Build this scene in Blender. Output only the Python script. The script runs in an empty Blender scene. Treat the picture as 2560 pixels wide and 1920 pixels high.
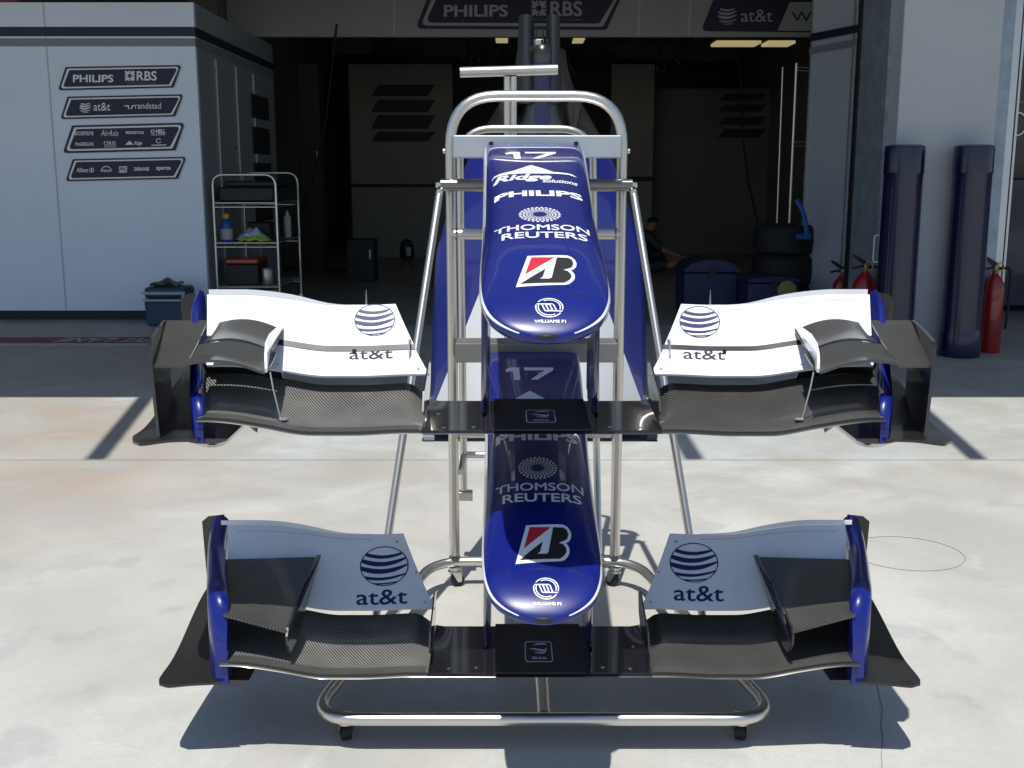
import bpy, bmesh, math, random
from mathutils import Vector, Matrix, Euler
random.seed(7)
S = bpy.context.scene
COL = S.collection
# ------------------------------------------------------------------ camera, sky, sun, exposure
CAMX, CAMH, PITCH, FPX = -0.065, 1.37, math.atan(520 / 2750), 2750.0
cam_d = bpy.data.cameras.new('camera'); cam = bpy.data.objects.new('camera', cam_d); COL.objects.link(cam)
cam.location = (CAMX, 0, CAMH); cam.rotation_euler = (math.pi / 2 - PITCH, 0, 0)
cam_d.sensor_width = 36; cam_d.lens = 36 * FPX / 2560; cam_d.clip_start = 0.05; cam_d.clip_end = 2000
S.camera = cam
LIGHT = Vector((0.085, 0.37, -1.0)).normalized()
w = bpy.data.worlds.new('World'); S.world = w; w.use_nodes = True
nt = w.node_tree; bg = nt.nodes['Background']
sky = nt.nodes.new('ShaderNodeTexSky'); sky.sky_type = 'NISHITA'; sky.sun_disc = False
sky.sun_elevation = math.asin(-LIGHT.z); sky.sun_rotation = math.atan2(-LIGHT.x, -LIGHT.y)
sky.air_density = 1.0; sky.dust_density = 0.5; sky.ozone_density = 3.0
nt.links.new(sky.outputs[0], bg.inputs[0]); bg.inputs[1].default_value = 0.108
sun_d = bpy.data.lights.new('sun', 'SUN'); sun = bpy.data.objects.new('sun', sun_d); COL.objects.link(sun)
sun_d.energy = 4.5; sun_d.angle = math.radians(0.55); sun_d.color = (1, 0.975, 0.915)
sun.rotation_euler = LIGHT.to_track_quat('-Z', 'Y').to_euler(); sun.location = (-3, -6, 14)
S.view_settings.view_transform = 'Standard'; S.view_settings.look = 'None'
S.view_settings.exposure = 0.06; S.view_settings.gamma = 1.0
S.render.engine = 'CYCLES'
try:
    S.cycles.max_bounces = 8; S.cycles.diffuse_bounces = 4; S.cycles.glossy_bounces = 4
    S.cycles.sample_clamp_indirect = 4.0; S.cycles.use_denoising = True
except Exception: pass

# ------------------------------------------------------------------ survey helpers: photo measurement -> metres
SN, CS = math.sin(PITCH), math.cos(PITCH)
def P(px, py, Y):
    a, b = (px - 1280) / FPX, (py - 960) / FPX
    k = Y / (CS - b * SN)
    return Vector((CAMX + a * k, Y, CAMH - (SN + b * CS) * k))
def G(px, py, z=0.0):
    a, b = (px - 1280) / FPX, (py - 960) / FPX
    k = (CAMH - z) / (SN + b * CS)
    return Vector((CAMX + a * k, k * (CS - b * SN), z))
def PY(p):
    y, z = p[1], CAMH - p[2]
    return 960 + FPX * (z * CS - y * SN) / (y * CS + z * SN)

# ------------------------------------------------------------------ materials
def new_mat(name):
    m = bpy.data.materials.new(name); m.use_nodes = True
    return m, m.node_tree, m.node_tree.nodes['Principled BSDF']
def mat(name, col, rough=0.5, metal=0.0, coat=0.0, var=0.10, scale=6.0, bump=0.0, bscale=60.0, rvar=0.08, spec=0.5, emit=None, coatr=0.04):
    m, t, b = new_mat(name)
    N, L = t.nodes, t.links
    tc = N.new('ShaderNodeTexCoord'); no = N.new('ShaderNodeTexNoise')
    no.inputs['Scale'].default_value = scale; no.inputs['Detail'].default_value = 6; no.inputs['Roughness'].default_value = 0.62
    L.new(tc.outputs['Object'], no.inputs['Vector'])
    r = N.new('ShaderNodeValToRGB'); r.color_ramp.elements[0].position = 0.3; r.color_ramp.elements[1].position = 0.7
    r.color_ramp.elements[0].color = [c * (1 - var) for c in col] + [1]
    r.color_ramp.elements[1].color = [min(1, c * (1 + var)) for c in col] + [1]
    L.new(no.outputs['Fac'], r.inputs[0]); L.new(r.outputs[0], b.inputs['Base Color'])
    mr = N.new('ShaderNodeMapRange'); mr.inputs[3].default_value = max(0.01, rough - rvar); mr.inputs[4].default_value = min(1, rough + rvar)
    L.new(no.outputs['Fac'], mr.inputs[0]); L.new(mr.outputs[0], b.inputs['Roughness'])
    b.inputs['Metallic'].default_value = metal; b.inputs['Coat Weight'].default_value = coat
    b.inputs['Coat Roughness'].default_value = coatr; b.inputs['Specular IOR Level'].default_value = spec
    if bump:
        n2 = N.new('ShaderNodeTexNoise'); n2.inputs['Scale'].default_value = bscale; n2.inputs['Detail'].default_value = 5
        bp = N.new('ShaderNodeBump'); bp.inputs['Strength'].default_value = bump; bp.inputs['Distance'].default_value = 0.01
        L.new(tc.outputs['Object'], n2.inputs['Vector']); L.new(n2.outputs['Fac'], bp.inputs['Height']); L.new(bp.outputs[0], b.inputs['Normal'])
    if emit:
        b.inputs['Emission Color'].default_value = list(emit[0]) + [1]; b.inputs['Emission Strength'].default_value = emit[1]
    return m
def carbon(name, lo, hi, freq=84.0, slant=1.0, rough=0.34, chev=False):
    m, t, b = new_mat(name); N, L = t.nodes, t.links
    tc = N.new('ShaderNodeTexCoord'); mp = N.new('ShaderNodeMapping')
    mp.inputs['Scale'].default_value = (1, slant * 0.72, 0)
    wv = N.new('ShaderNodeTexWave'); wv.wave_type = 'BANDS'; wv.bands_direction = 'DIAGONAL'; wv.wave_profile = 'SIN'
    wv.inputs['Scale'].default_value = freq; wv.inputs['Distortion'].default_value = 0.35; wv.inputs['Detail'].default_value = 1; wv.inputs['Detail Scale'].default_value = 0.3
    L.new(tc.outputs['Object'], mp.inputs[0]); L.new(mp.outputs[0], wv.inputs['Vector'])
    no = N.new('ShaderNodeTexNoise'); no.inputs['Scale'].default_value = 14; no.inputs['Detail'].default_value = 4
    L.new(tc.outputs['Object'], no.inputs['Vector'])
    ml = N.new('ShaderNodeMath'); ml.operation = 'MULTIPLY'
    mr = N.new('ShaderNodeMapRange'); mr.inputs[1].default_value = 0.3; mr.inputs[2].default_value = 0.7; mr.inputs[3].default_value = 0.65; mr.inputs[4].default_value = 1.0
    L.new(no.outputs['Fac'], mr.inputs[0]); L.new(wv.outputs['Fac'], ml.inputs[0]); L.new(mr.outputs[0], ml.inputs[1])
    mx = N.new('ShaderNodeMix'); mx.data_type = 'RGBA'
    mx.inputs[6].default_value = (lo, lo, lo, 1); mx.inputs[7].default_value = (hi, hi * 0.97, hi * 0.90, 1)
    L.new(ml.outputs[0], mx.inputs[0]); L.new(mx.outputs[2], b.inputs['Base Color'])
    b.inputs['Metallic'].default_value = 0.12; b.inputs['Roughness'].default_value = rough
    b.inputs['Coat Weight'].default_value = 0.35; b.inputs['Coat Roughness'].default_value = 0.08
    return m
def concrete(name, base, stain, dark, spots=True):
    m, t, b = new_mat(name); N, L = t.nodes, t.links
    tc = N.new('ShaderNodeTexCoord')
    def noise(sc, det, rou=0.6, dist=0.0):
        n = N.new('ShaderNodeTexNoise'); n.inputs['Scale'].default_value = sc; n.inputs['Detail'].default_value = det
        n.inputs['Roughness'].default_value = rou; n.inputs['Distortion'].default_value = dist
        L.new(tc.outputs['Object'], n.inputs['Vector']); return n.outputs['Fac']
    def ramp(src, a, c, v0=0.0, v1=1.0):
        r = N.new('ShaderNodeMapRange'); r.inputs[1].default_value = a; r.inputs[2].default_value = c
        r.inputs[3].default_value = v0; r.inputs[4].default_value = v1; L.new(src, r.inputs[0]); return r.outputs[0]
    def mix(f, c1, c2):
        x = N.new('ShaderNodeMix'); x.data_type = 'RGBA'; L.new(f, x.inputs[0])
        for i, c in ((6, c1), (7, c2)):
            if hasattr(c, 'is_linked'): L.new(c, x.inputs[i])
            else: x.inputs[i].default_value = list(c) + [1]
        return x.outputs[2]
    c = mix(ramp(noise(0.8, 7, 0.6, 0.4), 0.42, 0.60), base, stain)
    c = mix(ramp(noise(2.3, 6, 0.55, 0.3), 0.54, 0.70, 0, 0.75), c, [x * 0.76 for x in base])
    c = mix(ramp(noise(0.45, 3, 0.5, 0.2), 0.52, 0.64, 0, 0.75), c, [stain[0] * 1.0, stain[1] * 0.94, stain[2] * 0.88])
    c = mix(ramp(noise(4.6, 3, 0.5), 0.62, 0.70, 0, 0.6), c, dark)
    c = mix(ramp(noise(38, 8, 0.78), 0.38, 0.70, 0, 0.42), c, [x * 0.70 for x in base])
    c = mix(ramp(noise(160, 4, 0.8), 0.56, 0.70, 0, 0.45), c, [x * 0.55 for x in base])
    c = mix(ramp(noise(2.9, 9, 0.72, 1.6), 0.585, 0.62, 0, 0.38), c, [x * 0.80 for x in base])
    c = mix(ramp(noise(1.6, 8, 0.7, 1.2), 0.62, 0.68, 0, 0.35), c, [min(0.7, x * 1.18) for x in base])
    if spots:
        sx = N.new('ShaderNodeSeparateXYZ'); L.new(tc.outputs['Object'], sx.inputs[0])
        def mul(a_, b_):
            q = N.new('ShaderNodeMath'); q.operation = 'MULTIPLY'; L.new(a_, q.inputs[0]); L.new(b_, q.inputs[1]); return q.outputs[0]
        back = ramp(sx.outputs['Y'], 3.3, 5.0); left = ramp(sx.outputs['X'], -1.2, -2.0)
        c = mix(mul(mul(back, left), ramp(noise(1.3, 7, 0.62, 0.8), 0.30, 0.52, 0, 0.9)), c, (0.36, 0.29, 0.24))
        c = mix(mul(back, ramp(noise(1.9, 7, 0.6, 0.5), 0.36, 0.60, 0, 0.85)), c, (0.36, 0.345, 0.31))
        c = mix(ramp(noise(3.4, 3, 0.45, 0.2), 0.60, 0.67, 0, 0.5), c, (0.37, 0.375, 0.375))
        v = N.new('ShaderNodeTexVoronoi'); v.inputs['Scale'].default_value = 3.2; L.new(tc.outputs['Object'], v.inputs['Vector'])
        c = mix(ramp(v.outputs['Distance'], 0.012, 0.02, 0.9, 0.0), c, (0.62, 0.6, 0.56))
    L.new(c, b.inputs['Base Color']); b.inputs['Roughness'].default_value = 0.62; b.inputs['Specular IOR Level'].default_value = 0.35
    bp = N.new('ShaderNodeBump'); bp.inputs['Strength'].default_value = 0.45; bp.inputs['Distance'].default_value = 0.004
    L.new(noise(120, 6, 0.75), bp.inputs['Height']); L.new(bp.outputs[0], b.inputs['Normal'])
    return m
M = {}
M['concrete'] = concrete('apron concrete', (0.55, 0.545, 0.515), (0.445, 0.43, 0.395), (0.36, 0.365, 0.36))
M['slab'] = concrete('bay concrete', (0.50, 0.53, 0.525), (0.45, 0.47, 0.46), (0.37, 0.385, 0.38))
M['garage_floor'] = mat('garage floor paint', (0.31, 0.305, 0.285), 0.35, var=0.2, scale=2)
M['asphalt'] = mat('asphalt', (0.05, 0.05, 0.05), 0.9, bump=0.3)
M['blue'] = mat('team blue paint', (0.006, 0.013, 0.160), 0.30, coat=0.55, var=0.05, coatr=0.02, spec=0.3)
M['blue2'] = mat('team blue satin paint', (0.008, 0.016, 0.20), 0.38, coat=0.5, var=0.08)
M['navy'] = mat('navy print', (0.012, 0.014, 0.045), 0.5, var=0.05)
M['decalblue'] = mat('blue print', (0.008, 0.014, 0.10), 0.45, var=0.04)
M['white'] = mat('white paint', (0.80, 0.81, 0.83), 0.32, coat=0.4, var=0.03)
M['decalwhite'] = mat('white vinyl', (0.82, 0.82, 0.84), 0.4, var=0.03)
M['offwhite'] = mat('white wall panel', (0.75, 0.82, 0.94), 0.42, var=0.04, scale=1.5)
M['wallgrey'] = mat('pale grey wall paint', (0.50, 0.52, 0.55), 0.75, var=0.06, scale=1.2)
M['header'] = mat('header panel paint', (0.36, 0.38, 0.37), 0.6, var=0.05, scale=1.0)
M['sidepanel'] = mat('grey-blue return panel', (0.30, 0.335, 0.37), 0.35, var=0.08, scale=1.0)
M['red'] = mat('red vinyl', (0.55, 0.02, 0.04), 0.4, var=0.05)
M['black'] = mat('matt black', (0.014, 0.014, 0.015), 0.55, var=0.15)
M['gloss'] = mat('gloss black lacquer', (0.010, 0.010, 0.012), 0.18, coat=0.8, var=0.1)
M['steel'] = mat('brushed stainless tube', (0.66, 0.63, 0.575), 0.36, 1.0, var=0.03, scale=4, rvar=0.04)
M['darksteel'] = mat('polished dark steel', (0.25, 0.24, 0.22), 0.24, 1.0, var=0.1)
M['alu'] = mat('aluminium plate', (0.60, 0.61, 0.62), 0.42, 0.85, var=0.06)
M['shadedplate'] = mat('shaded plate metal', (0.24, 0.235, 0.22), 0.5, 0.6, var=0.12)  # plate metal darkened to paint in the shade on the lower cross plate
M['galv'] = mat('galvanised steel', (0.34, 0.40, 0.46), 0.5, 0.4, var=0.22, scale=7)
M['zinc'] = mat('zinc plated steel', (0.62, 0.64, 0.62), 0.3, 1.0, var=0.1)
M['carbon'] = carbon('carbon twill', 0.007, 0.33, freq=80)  # stripe tone raised to carry the sun sheen of the left half
M['carbonr'] = carbon('carbon twill crossed', 0.008, 0.16, freq=80, slant=-1.4)
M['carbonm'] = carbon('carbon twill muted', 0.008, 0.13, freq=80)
M['carbon2'] = carbon('fine carbon weave', 0.02, 0.10, freq=105)
M['carbon3'] = carbon('olive carbon sheet', 0.012, 0.028, freq=120)
M['rubber'] = mat('rubber', (0.011, 0.011, 0.012), 0.7)
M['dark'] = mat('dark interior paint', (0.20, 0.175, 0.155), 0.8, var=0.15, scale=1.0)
M['dark2'] = mat('dark panel', (0.022, 0.021, 0.022), 0.6, var=0.2)
M['interior'] = mat('interior partition', (0.30, 0.27, 0.235), 0.7, var=0.1, scale=1.0)
M['navyplastic'] = mat('navy plastic', (0.005, 0.006, 0.046), 0.30, coat=0.4, var=0.3, scale=5, bump=0.35, bscale=5)
M['bluebox'] = mat('blue plastic', (0.010, 0.018, 0.085), 0.45, var=0.1)
M['brightblue'] = mat('bright blue plastic', (0.01, 0.09, 0.36), 0.4)
M['coolblue'] = mat('cool box blue', (0.025, 0.05, 0.11), 0.5)
M['coolgrey'] = mat('cool box grey', (0.40, 0.42, 0.42), 0.5)
M['exred'] = mat('extinguisher red', (0.30, 0.010, 0.012), 0.3, coat=0.6)
M['yellow'] = mat('yellow plastic', (0.65, 0.42, 0.03), 0.5)
M['lime'] = mat('lime cloth', (0.35, 0.55, 0.05), 0.8)
M['cloth'] = mat('white cloth', (0.62, 0.66, 0.68), 0.9, bump=0.6, bscale=40)
M['ochre'] = mat('ochre drum', (0.30, 0.24, 0.10), 0.7)
M['skin'] = mat('skin', (0.35, 0.17, 0.10), 0.55)
M['foil'] = mat('dark heat foil', (0.10, 0.095, 0.09), 0.30, 0.9, var=0.35, scale=5, bump=0.2, bscale=18)
M['charcoal'] = mat('charcoal shell', (0.018, 0.018, 0.022), 0.42, 0.2, coat=0.25, var=0.2)
M['lamp'] = mat('lit diffuser', (0.8, 0.75, 0.5), 0.5, emit=((1.0, 0.86, 0.42), 0.33))
M['redpaint'] = mat('worn red floor paint', (0.20, 0.03, 0.05), 0.7, var=0.3, scale=8)
M['linepaint'] = mat('worn white floor paint', (0.45, 0.44, 0.44), 0.7, var=0.2, scale=8)
M['grey'] = mat('grey stripe', (0.22, 0.24, 0.27), 0.5, var=0.05)
M['screen'] = mat('pale screen panel', (0.46, 0.51, 0.57), 0.4, var=0.08, scale=1.2)
M['can'] = mat('tin can', (0.45, 0.43, 0.38), 0.35, 0.9)
M['groove'] = mat('joint filler', (0.12, 0.12, 0.11), 0.9)

# ------------------------------------------------------------------ mesh builder
class MB:
    def __init__(s): s.v, s.f, s.m = [], [], []
    def add(s, vs, fs, mi=0):
        o = len(s.v); s.v += [Vector(v) for v in vs]
        for i, f in enumerate(fs):
            s.f.append([o + k for k in f]); s.m.append(mi if isinstance(mi, int) else mi[i])
        return s
    def box(s, lo, hi, mi=0, rz=0.0, c=None):
        x0, y0, z0 = lo; x1, y1, z1 = hi
        vs = [Vector(p) for p in ((x0,y0,z0),(x1,y0,z0),(x1,y1,z0),(x0,y1,z0),(x0,y0,z1),(x1,y0,z1),(x1,y1,z1),(x0,y1,z1))]
        if rz:
            ce = Vector(c) if c else sum(vs, Vector()) / 8
            R = Matrix.Rotation(rz, 3, 'Z'); vs = [R @ (v - ce) + ce for v in vs]
        return s.add(vs, [(0,3,2,1),(4,5,6,7),(0,1,5,4),(1,2,6,5),(2,3,7,6),(3,0,4,7)], mi)
    def tube(s, path, r, n=14, closed=False, caps=True, mi=0):
        pts = [Vector(p) for p in path]; N = len(pts); rings = []
        rr = r if isinstance(r, (list, tuple)) else [r] * N
        up = None
        for i in range(N):
            a = pts[i - 1] if (i > 0 or closed) else pts[i]; b = pts[(i + 1) % N] if (i < N - 1 or closed) else pts[i]
            t = (b - a).normalized()
            if up is None:
                ref = Vector((0, 0, 1)) if abs(t.z) < 0.9 else Vector((1, 0, 0)); up = (ref - t * ref.dot(t)).normalized()
            else:
                up = (up - t * up.dot(t)).normalized()
            sd = t.cross(up)
            rings.append([pts[i] + (up * math.cos(2 * math.pi * k / n) + sd * math.sin(2 * math.pi * k / n)) * rr[i] for k in range(n)])
        vs = [v for R in rings for v in R]; fs = []
        for i in range(N if closed else N - 1):
            j = (i + 1) % N
            for k in range(n):
                fs.append((i*n+k, i*n+(k+1)%n, j*n+(k+1)%n, j*n+k))
        if caps and not closed:
            fs.append(tuple(range(n))[::-1]); fs.append(tuple((N-1)*n + k for k in range(n)))
        return s.add(vs, fs, mi)
    def loft(s, rings, closed=True, caps=True, mi=None):
        n = len(rings[0]); vs = [v for R in rings for v in R]; fs = []; ms = []
        for i in range(len(rings) - 1):
            for k in range(n if closed else n - 1):
                fs.append((i*n+k, i*n+(k+1)%n, (i+1)*n+(k+1)%n, (i+1)*n+k)); ms.append(mi(i, k) if callable(mi) else (mi or 0))
        if caps:
            fs.append(tuple(range(n))[::-1]); ms.append(0); fs.append(tuple((len(rings)-1)*n + k for k in range(n))); ms.append(0)
        return s.add(vs, fs, ms)
    def slab(s, fn, nu, nv, th, mi=0):
        """closed solid under a surface fn(u,v)->point"""
        top = [[Vector(fn(i / nu, j / nv)) for j in range(nv + 1)] for i in range(nu + 1)]
        def nrm(i, j):
            a = top[min(i+1,nu)][j] - top[max(i-1,0)][j]; b = top[i][min(j+1,nv)] - top[i][max(j-1,0)]
            c = a.cross(b); return c.normalized() if c.length else Vector((0,0,1))
        m_ = nrm(nu // 2, nv // 2); mm = max(range(3), key=lambda i: abs(m_[i]))
        sg = -1.0 if (mm == 2 and m_.z < 0) else 1.0
        tt = th if callable(th) else (lambda u, v: th)
        bot = [[top[i][j] - nrm(i, j) * sg * tt(i / nu, j / nv) for j in range(nv + 1)] for i in range(nu + 1)]
        W = nv + 1; vs = [p for r in top for p in r] + [p for r in bot for p in r]; o = (nu + 1) * W; fs = []
        for i in range(nu):
            for j in range(nv):
                a, b, c, d = i*W+j, (i+1)*W+j, (i+1)*W+j+1, i*W+j+1
                fs.append((a, b, c, d)); fs.append((o+d, o+c, o+b, o+a))
        nb = len(fs)
        for i in range(nu):
            a, b = i*W, (i+1)*W; fs.append((a, o+a, o+b, b))
            a, b = i*W+nv, (i+1)*W+nv; fs.append((b, o+b, o+a, a))
        for j in range(nv):
            a, b = j, j+1; fs.append((b, o+b, o+a, a))
            a, b = nu*W+j, nu*W+j+1; fs.append((a, o+a, o+b, b))
        if isinstance(mi, tuple): mi = [mi[k % 2] if k < nb else mi[0] for k in range(len(fs))]
        return s.add(vs, fs, mi)
    def prism(s, poly, ext, mi=0):
        """poly: list of 3D points (planar), ext: extrusion vector"""
        n = len(poly); e = Vector(ext); vs = [Vector(p) for p in poly] + [Vector(p) + e for p in poly]
        fs = [tuple(range(n))[::-1], tuple(range(n, 2*n))] + [(k, (k+1)%n, n+(k+1)%n, n+k) for k in range(n)]
        return s.add(vs, fs, mi)
    def lathe(s, prof, c, n=20, axis='Z', mi=0):
        c = Vector(c); rings = []
        for r, h in prof:
            R = []
            for k in range(n):
                a = 2 * math.pi * k / n; x, y = r * math.cos(a), r * math.sin(a)
                R.append(c + {'Z': Vector((x, y, h)), 'X': Vector((h, x, y)), 'Y': Vector((x, h, y))}[axis])
            rings.append(R)
        return s.loft(rings, mi=(lambda i, k: mi) if isinstance(mi, int) else mi)
BASE = {}
def root_of(o):
    while o.parent: o = o.parent
    return o
def obj(name, mb, mats, parent=None, smooth=True, bevel=0.0, angle=35, seg=2):
    me = bpy.data.meshes.new(name)
    off = Vector((0, 0, 0))
    if parent is not None: off = BASE.get(root_of(parent).name, Vector((0, 0, 0)))
    me.from_pydata([tuple(v - off) for v in mb.v], [], mb.f); me.update()
    mats = mats if isinstance(mats, (list, tuple)) else [mats]
    for m in mats: me.materials.append(m)
    if len(mats) > 1:
        for p, mi in zip(me.polygons, mb.m): p.material_index = mi
    bm = bmesh.new(); bm.from_mesh(me); bmesh.ops.recalc_face_normals(bm, faces=bm.faces[:]); bm.to_mesh(me); bm.free()
    if smooth:
        for p in me.polygons: p.use_smooth = True
        me.set_sharp_from_angle(angle=math.radians(angle))
    o = bpy.data.objects.new(name, me); COL.objects.link(o)
    if parent is not None: o.parent = parent
    if bevel:
        b = o.modifiers.new('bevel', 'BEVEL'); b.width = bevel; b.segments = seg; b.limit_method = 'ANGLE'; b.angle_limit = math.radians(40)
        b.harden_normals = False
    return o
def tag(o, label, cat, group=None, kind=None):
    if label: o['label'] = label
    if cat: o['category'] = cat
    if group: o['group'] = group
    if kind: o['kind'] = kind
    return o
def empty(name, loc, label, cat, group=None):
    o = bpy.data.objects.new(name, None); COL.objects.link(o); o.location = loc; o.empty_display_size = 0.1
    BASE[o.name] = Vector(loc); return tag(o, label, cat, group)
def structure(name, mb, m, **k):
    o = obj(name, mb, m, **k); o['kind'] = 'structure'; return o

# ------------------------------------------------------------------ lettering and marks
_tc = {}
def text_mesh(body, bold=0.0, shear=0.0, space=1.0):
    key = (body, bold, shear, space)
    if key in _tc: return _tc[key]
    cu = bpy.data.curves.new('t', 'FONT'); cu.body = body; cu.size = 1; cu.shear = shear; cu.resolution_u = 4
    cu.space_character = space
    o = bpy.data.objects.new('t', cu); COL.objects.link(o)
    me = bpy.data.meshes.new_from_object(o.evaluated_get(bpy.context.evaluated_depsgraph_get()))
    vs = [(v.co.x, v.co.y) for v in me.vertices]; fs = [list(p.vertices) for p in me.polygons]
    bpy.data.objects.remove(o); bpy.data.curves.remove(cu); bpy.data.meshes.remove(me)
    if bold:   # thicken the strokes: push the outline out along its normals
        cnt = {}
        for f in fs:
            for k in range(len(f)):
                e = (f[k], f[(k + 1) % len(f)]); key2 = tuple(sorted(e)); cnt.setdefault(key2, []).append(e)
        nn = {}
        for es in cnt.values():
            if len(es) == 1:
                i, j = es[0]; dx, dy = vs[j][0] - vs[i][0], vs[j][1] - vs[i][1]; l = math.hypot(dx, dy)
                if l < 0.004: continue
                for q in (i, j): nn.setdefault(q, []).append((dy / l, -dx / l))
        ar = sum((vs[f[1]][0]-vs[f[0]][0])*(vs[f[2]][1]-vs[f[0]][1]) - (vs[f[1]][1]-vs[f[0]][1])*(vs[f[2]][0]-vs[f[0]][0]) for f in fs)
        sg = 1 if ar > 0 else -1; v2 = list(vs)
        for q, ns in nn.items():
            mx, my = sum(n[0] for n in ns) / len(ns), sum(n[1] for n in ns) / len(ns); d2 = max(0.35, mx * mx + my * my)
            v2[q] = (vs[q][0] + sg * bold * mx / d2, vs[q][1] + sg * bold * my / d2)
        vs = v2
    x0, x1 = min(v[0] for v in vs), max(v[0] for v in vs); y0, y1 = min(v[1] for v in vs), max(v[1] for v in vs)
    vs = [((x - x0) / (x1 - x0), (y - y0) / (y1 - y0)) for x, y in vs]
    _tc[key] = (vs, fs, (x1 - x0) / (y1 - y0)); return _tc[key]
def decal(name, shapes, fn, mats, parent, cuts=(10, 5), off=0.0009):
    """shapes: list of (verts2d, faces, material index, layer); fn(a,b)->(point, normal)"""
    bm = bmesh.new()
    for vs, fs, mi, layer in shapes:
        bv = [bm.verts.new((x, y, layer)) for x, y in vs]
        for f in fs:
            try: bf = bm.faces.new([bv[k] for k in f]); bf.material_index = mi
            except ValueError: pass
    if not bm.verts: return
    xs = [v.co.x for v in bm.verts]; ys = [v.co.y for v in bm.verts]
    x0, x1, y0, y1 = min(xs), max(xs), min(ys), max(ys)
    for k in range(1, cuts[0]):
        bmesh.ops.bisect_plane(bm, geom=bm.verts[:] + bm.edges[:] + bm.faces[:], plane_co=(x0 + (x1 - x0) * k / cuts[0], 0, 0), plane_no=(1, 0, 0))
    for k in range(1, cuts[1]):
        bmesh.ops.bisect_plane(bm, geom=bm.verts[:] + bm.edges[:] + bm.faces[:], plane_co=(0, y0 + (y1 - y0) * k / cuts[1], 0), plane_no=(0, 1, 0))
    base = BASE.get(root_of(parent).name, Vector((0, 0, 0)))
    for v in bm.verts:
        p, n = fn(v.co.x, v.co.y); v.co = Vector(p) + Vector(n) * (off + v.co.z * 0.0007) - base
    me = bpy.data.meshes.new(name); bm.to_mesh(me); bm.free()
    for m in (mats if isinstance(mats, (list, tuple)) else [mats]): me.materials.append(m)
    o = bpy.data.objects.new(name, me); COL.objects.link(o); o.parent = parent
    return o
def tshape(body, x0, y0, x1, y1, bold=0.0, shear=0.0, mi=0, layer=0, rot180=False, space=1.0):
    vs, fs, _ = text_mesh(body, bold, shear, space)
    if rot180: vs = [(1 - a, 1 - b) for a, b in vs]
    return ([(x0 + a * (x1 - x0), y0 + b * (y1 - y0)) for a, b in vs], fs, mi, layer)
def poly(pts, mi=0, layer=0): return (pts, [list(range(len(pts)))], mi, layer)
def ring(cx, cy, rx, ry, w, a0=0, a1=360, n=40, mi=0, layer=0):
    vs, fs = [], []
    for k in range(n + 1):
        a = math.radians(a0 + (a1 - a0) * k / n)
        vs += [(cx + rx * math.cos(a), cy + ry * math.sin(a)), (cx + rx * (1 - w) * math.cos(a), cy + ry * (1 - w) * math.sin(a))]
        if k: fs.append([2*k-2, 2*k-1, 2*k+1, 2*k])
    return (vs, fs, mi, layer)
def globe(cx, cy, rx, ry, mi=0, layer=0, outline=True):
    out = [ring(cx, cy, rx, ry, 0.045, mi=mi, layer=layer)] if outline else []
    bands = [(0.55, 0.38, 0.26, 0.03, 0.78), (0.22, 0.00, 0.27, 0.07, 1), (-0.14, -0.37, 0.25, 0.08, 1), (-0.56, -0.70, 0.20, 0.08, 1), (-0.84, -0.91, 0.14, 0.06, 1)]
    for yt, yb, k, m, lim in bands:
        vs, fs = [], []; n = 36; run = False
        for i in range(n + 1):
            x = -0.985 + 1.97 * i / n
            tp = 1.0 - 0.42 * max(0, x) ** 2 - 0.3 * abs(x) ** 3
            mid = (yt + yb) / 2 + k * x * x + m * x; h = (yt - yb) / 2 * (1.0 + 0.25 * (-x if x < 0 else 0)) * tp
            c = math.sqrt(max(0, 1 - x * x)) * 0.985
            t, b = min(mid + h, c), max(mid - h, -c)
            if t - b < 0.004 or abs(x) > lim: run = False; continue
            vs += [(cx + rx * x, cy + ry * t), (cx + rx * x, cy + ry * b)]
            if run: q = len(vs); fs.append([q-4, q-3, q-1, q-2])
            run = True
        out.append((vs, fs, mi, layer))
    return out
def star(cx, cy, rx, ry, mi=0, layer=0):
    """emblem of eight inward arrows round a dark centre"""
    out = []
    for k in range(4):
        for sgn in (1, -1):
            pts = [(0.26, 0.10), (0.50, 0.34), (0.52, 0.08), (0.98, 0.10), (0.98, 0.42), (0.72, 0.42), (0.98, 0.70), (0.98, 0.95), (0.45, 0.50), (0.20, 0.24)]
            pts = [(0.32, 0.05), (1.0, 0.10), (1.0, 0.38), (0.70, 0.34), (1.0, 0.72), (0.95, 0.95), (0.36, 0.36)]
            q = []
            for x, y in pts:
                y *= sgn; a = math.pi / 2 * k
                q.append((cx + rx * (x * math.cos(a) - y * math.sin(a)), cy + ry * (x * math.sin(a) + y * math.cos(a))))
            out.append(poly(q, mi, layer))
    return out
def sm(a, b, x):
    t = max(0.0, min(1.0, (x - a) / (b - a))); return t * t * (3 - 2 * t)
def interp(tab, x):
    if x <= tab[0][0]: return tab[0][1]
    for (a, p), (b, q) in zip(tab, tab[1:]):
        if x <= b: return p + (q - p) * (x - a) / (b - a)
    return tab[-1][1]

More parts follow.
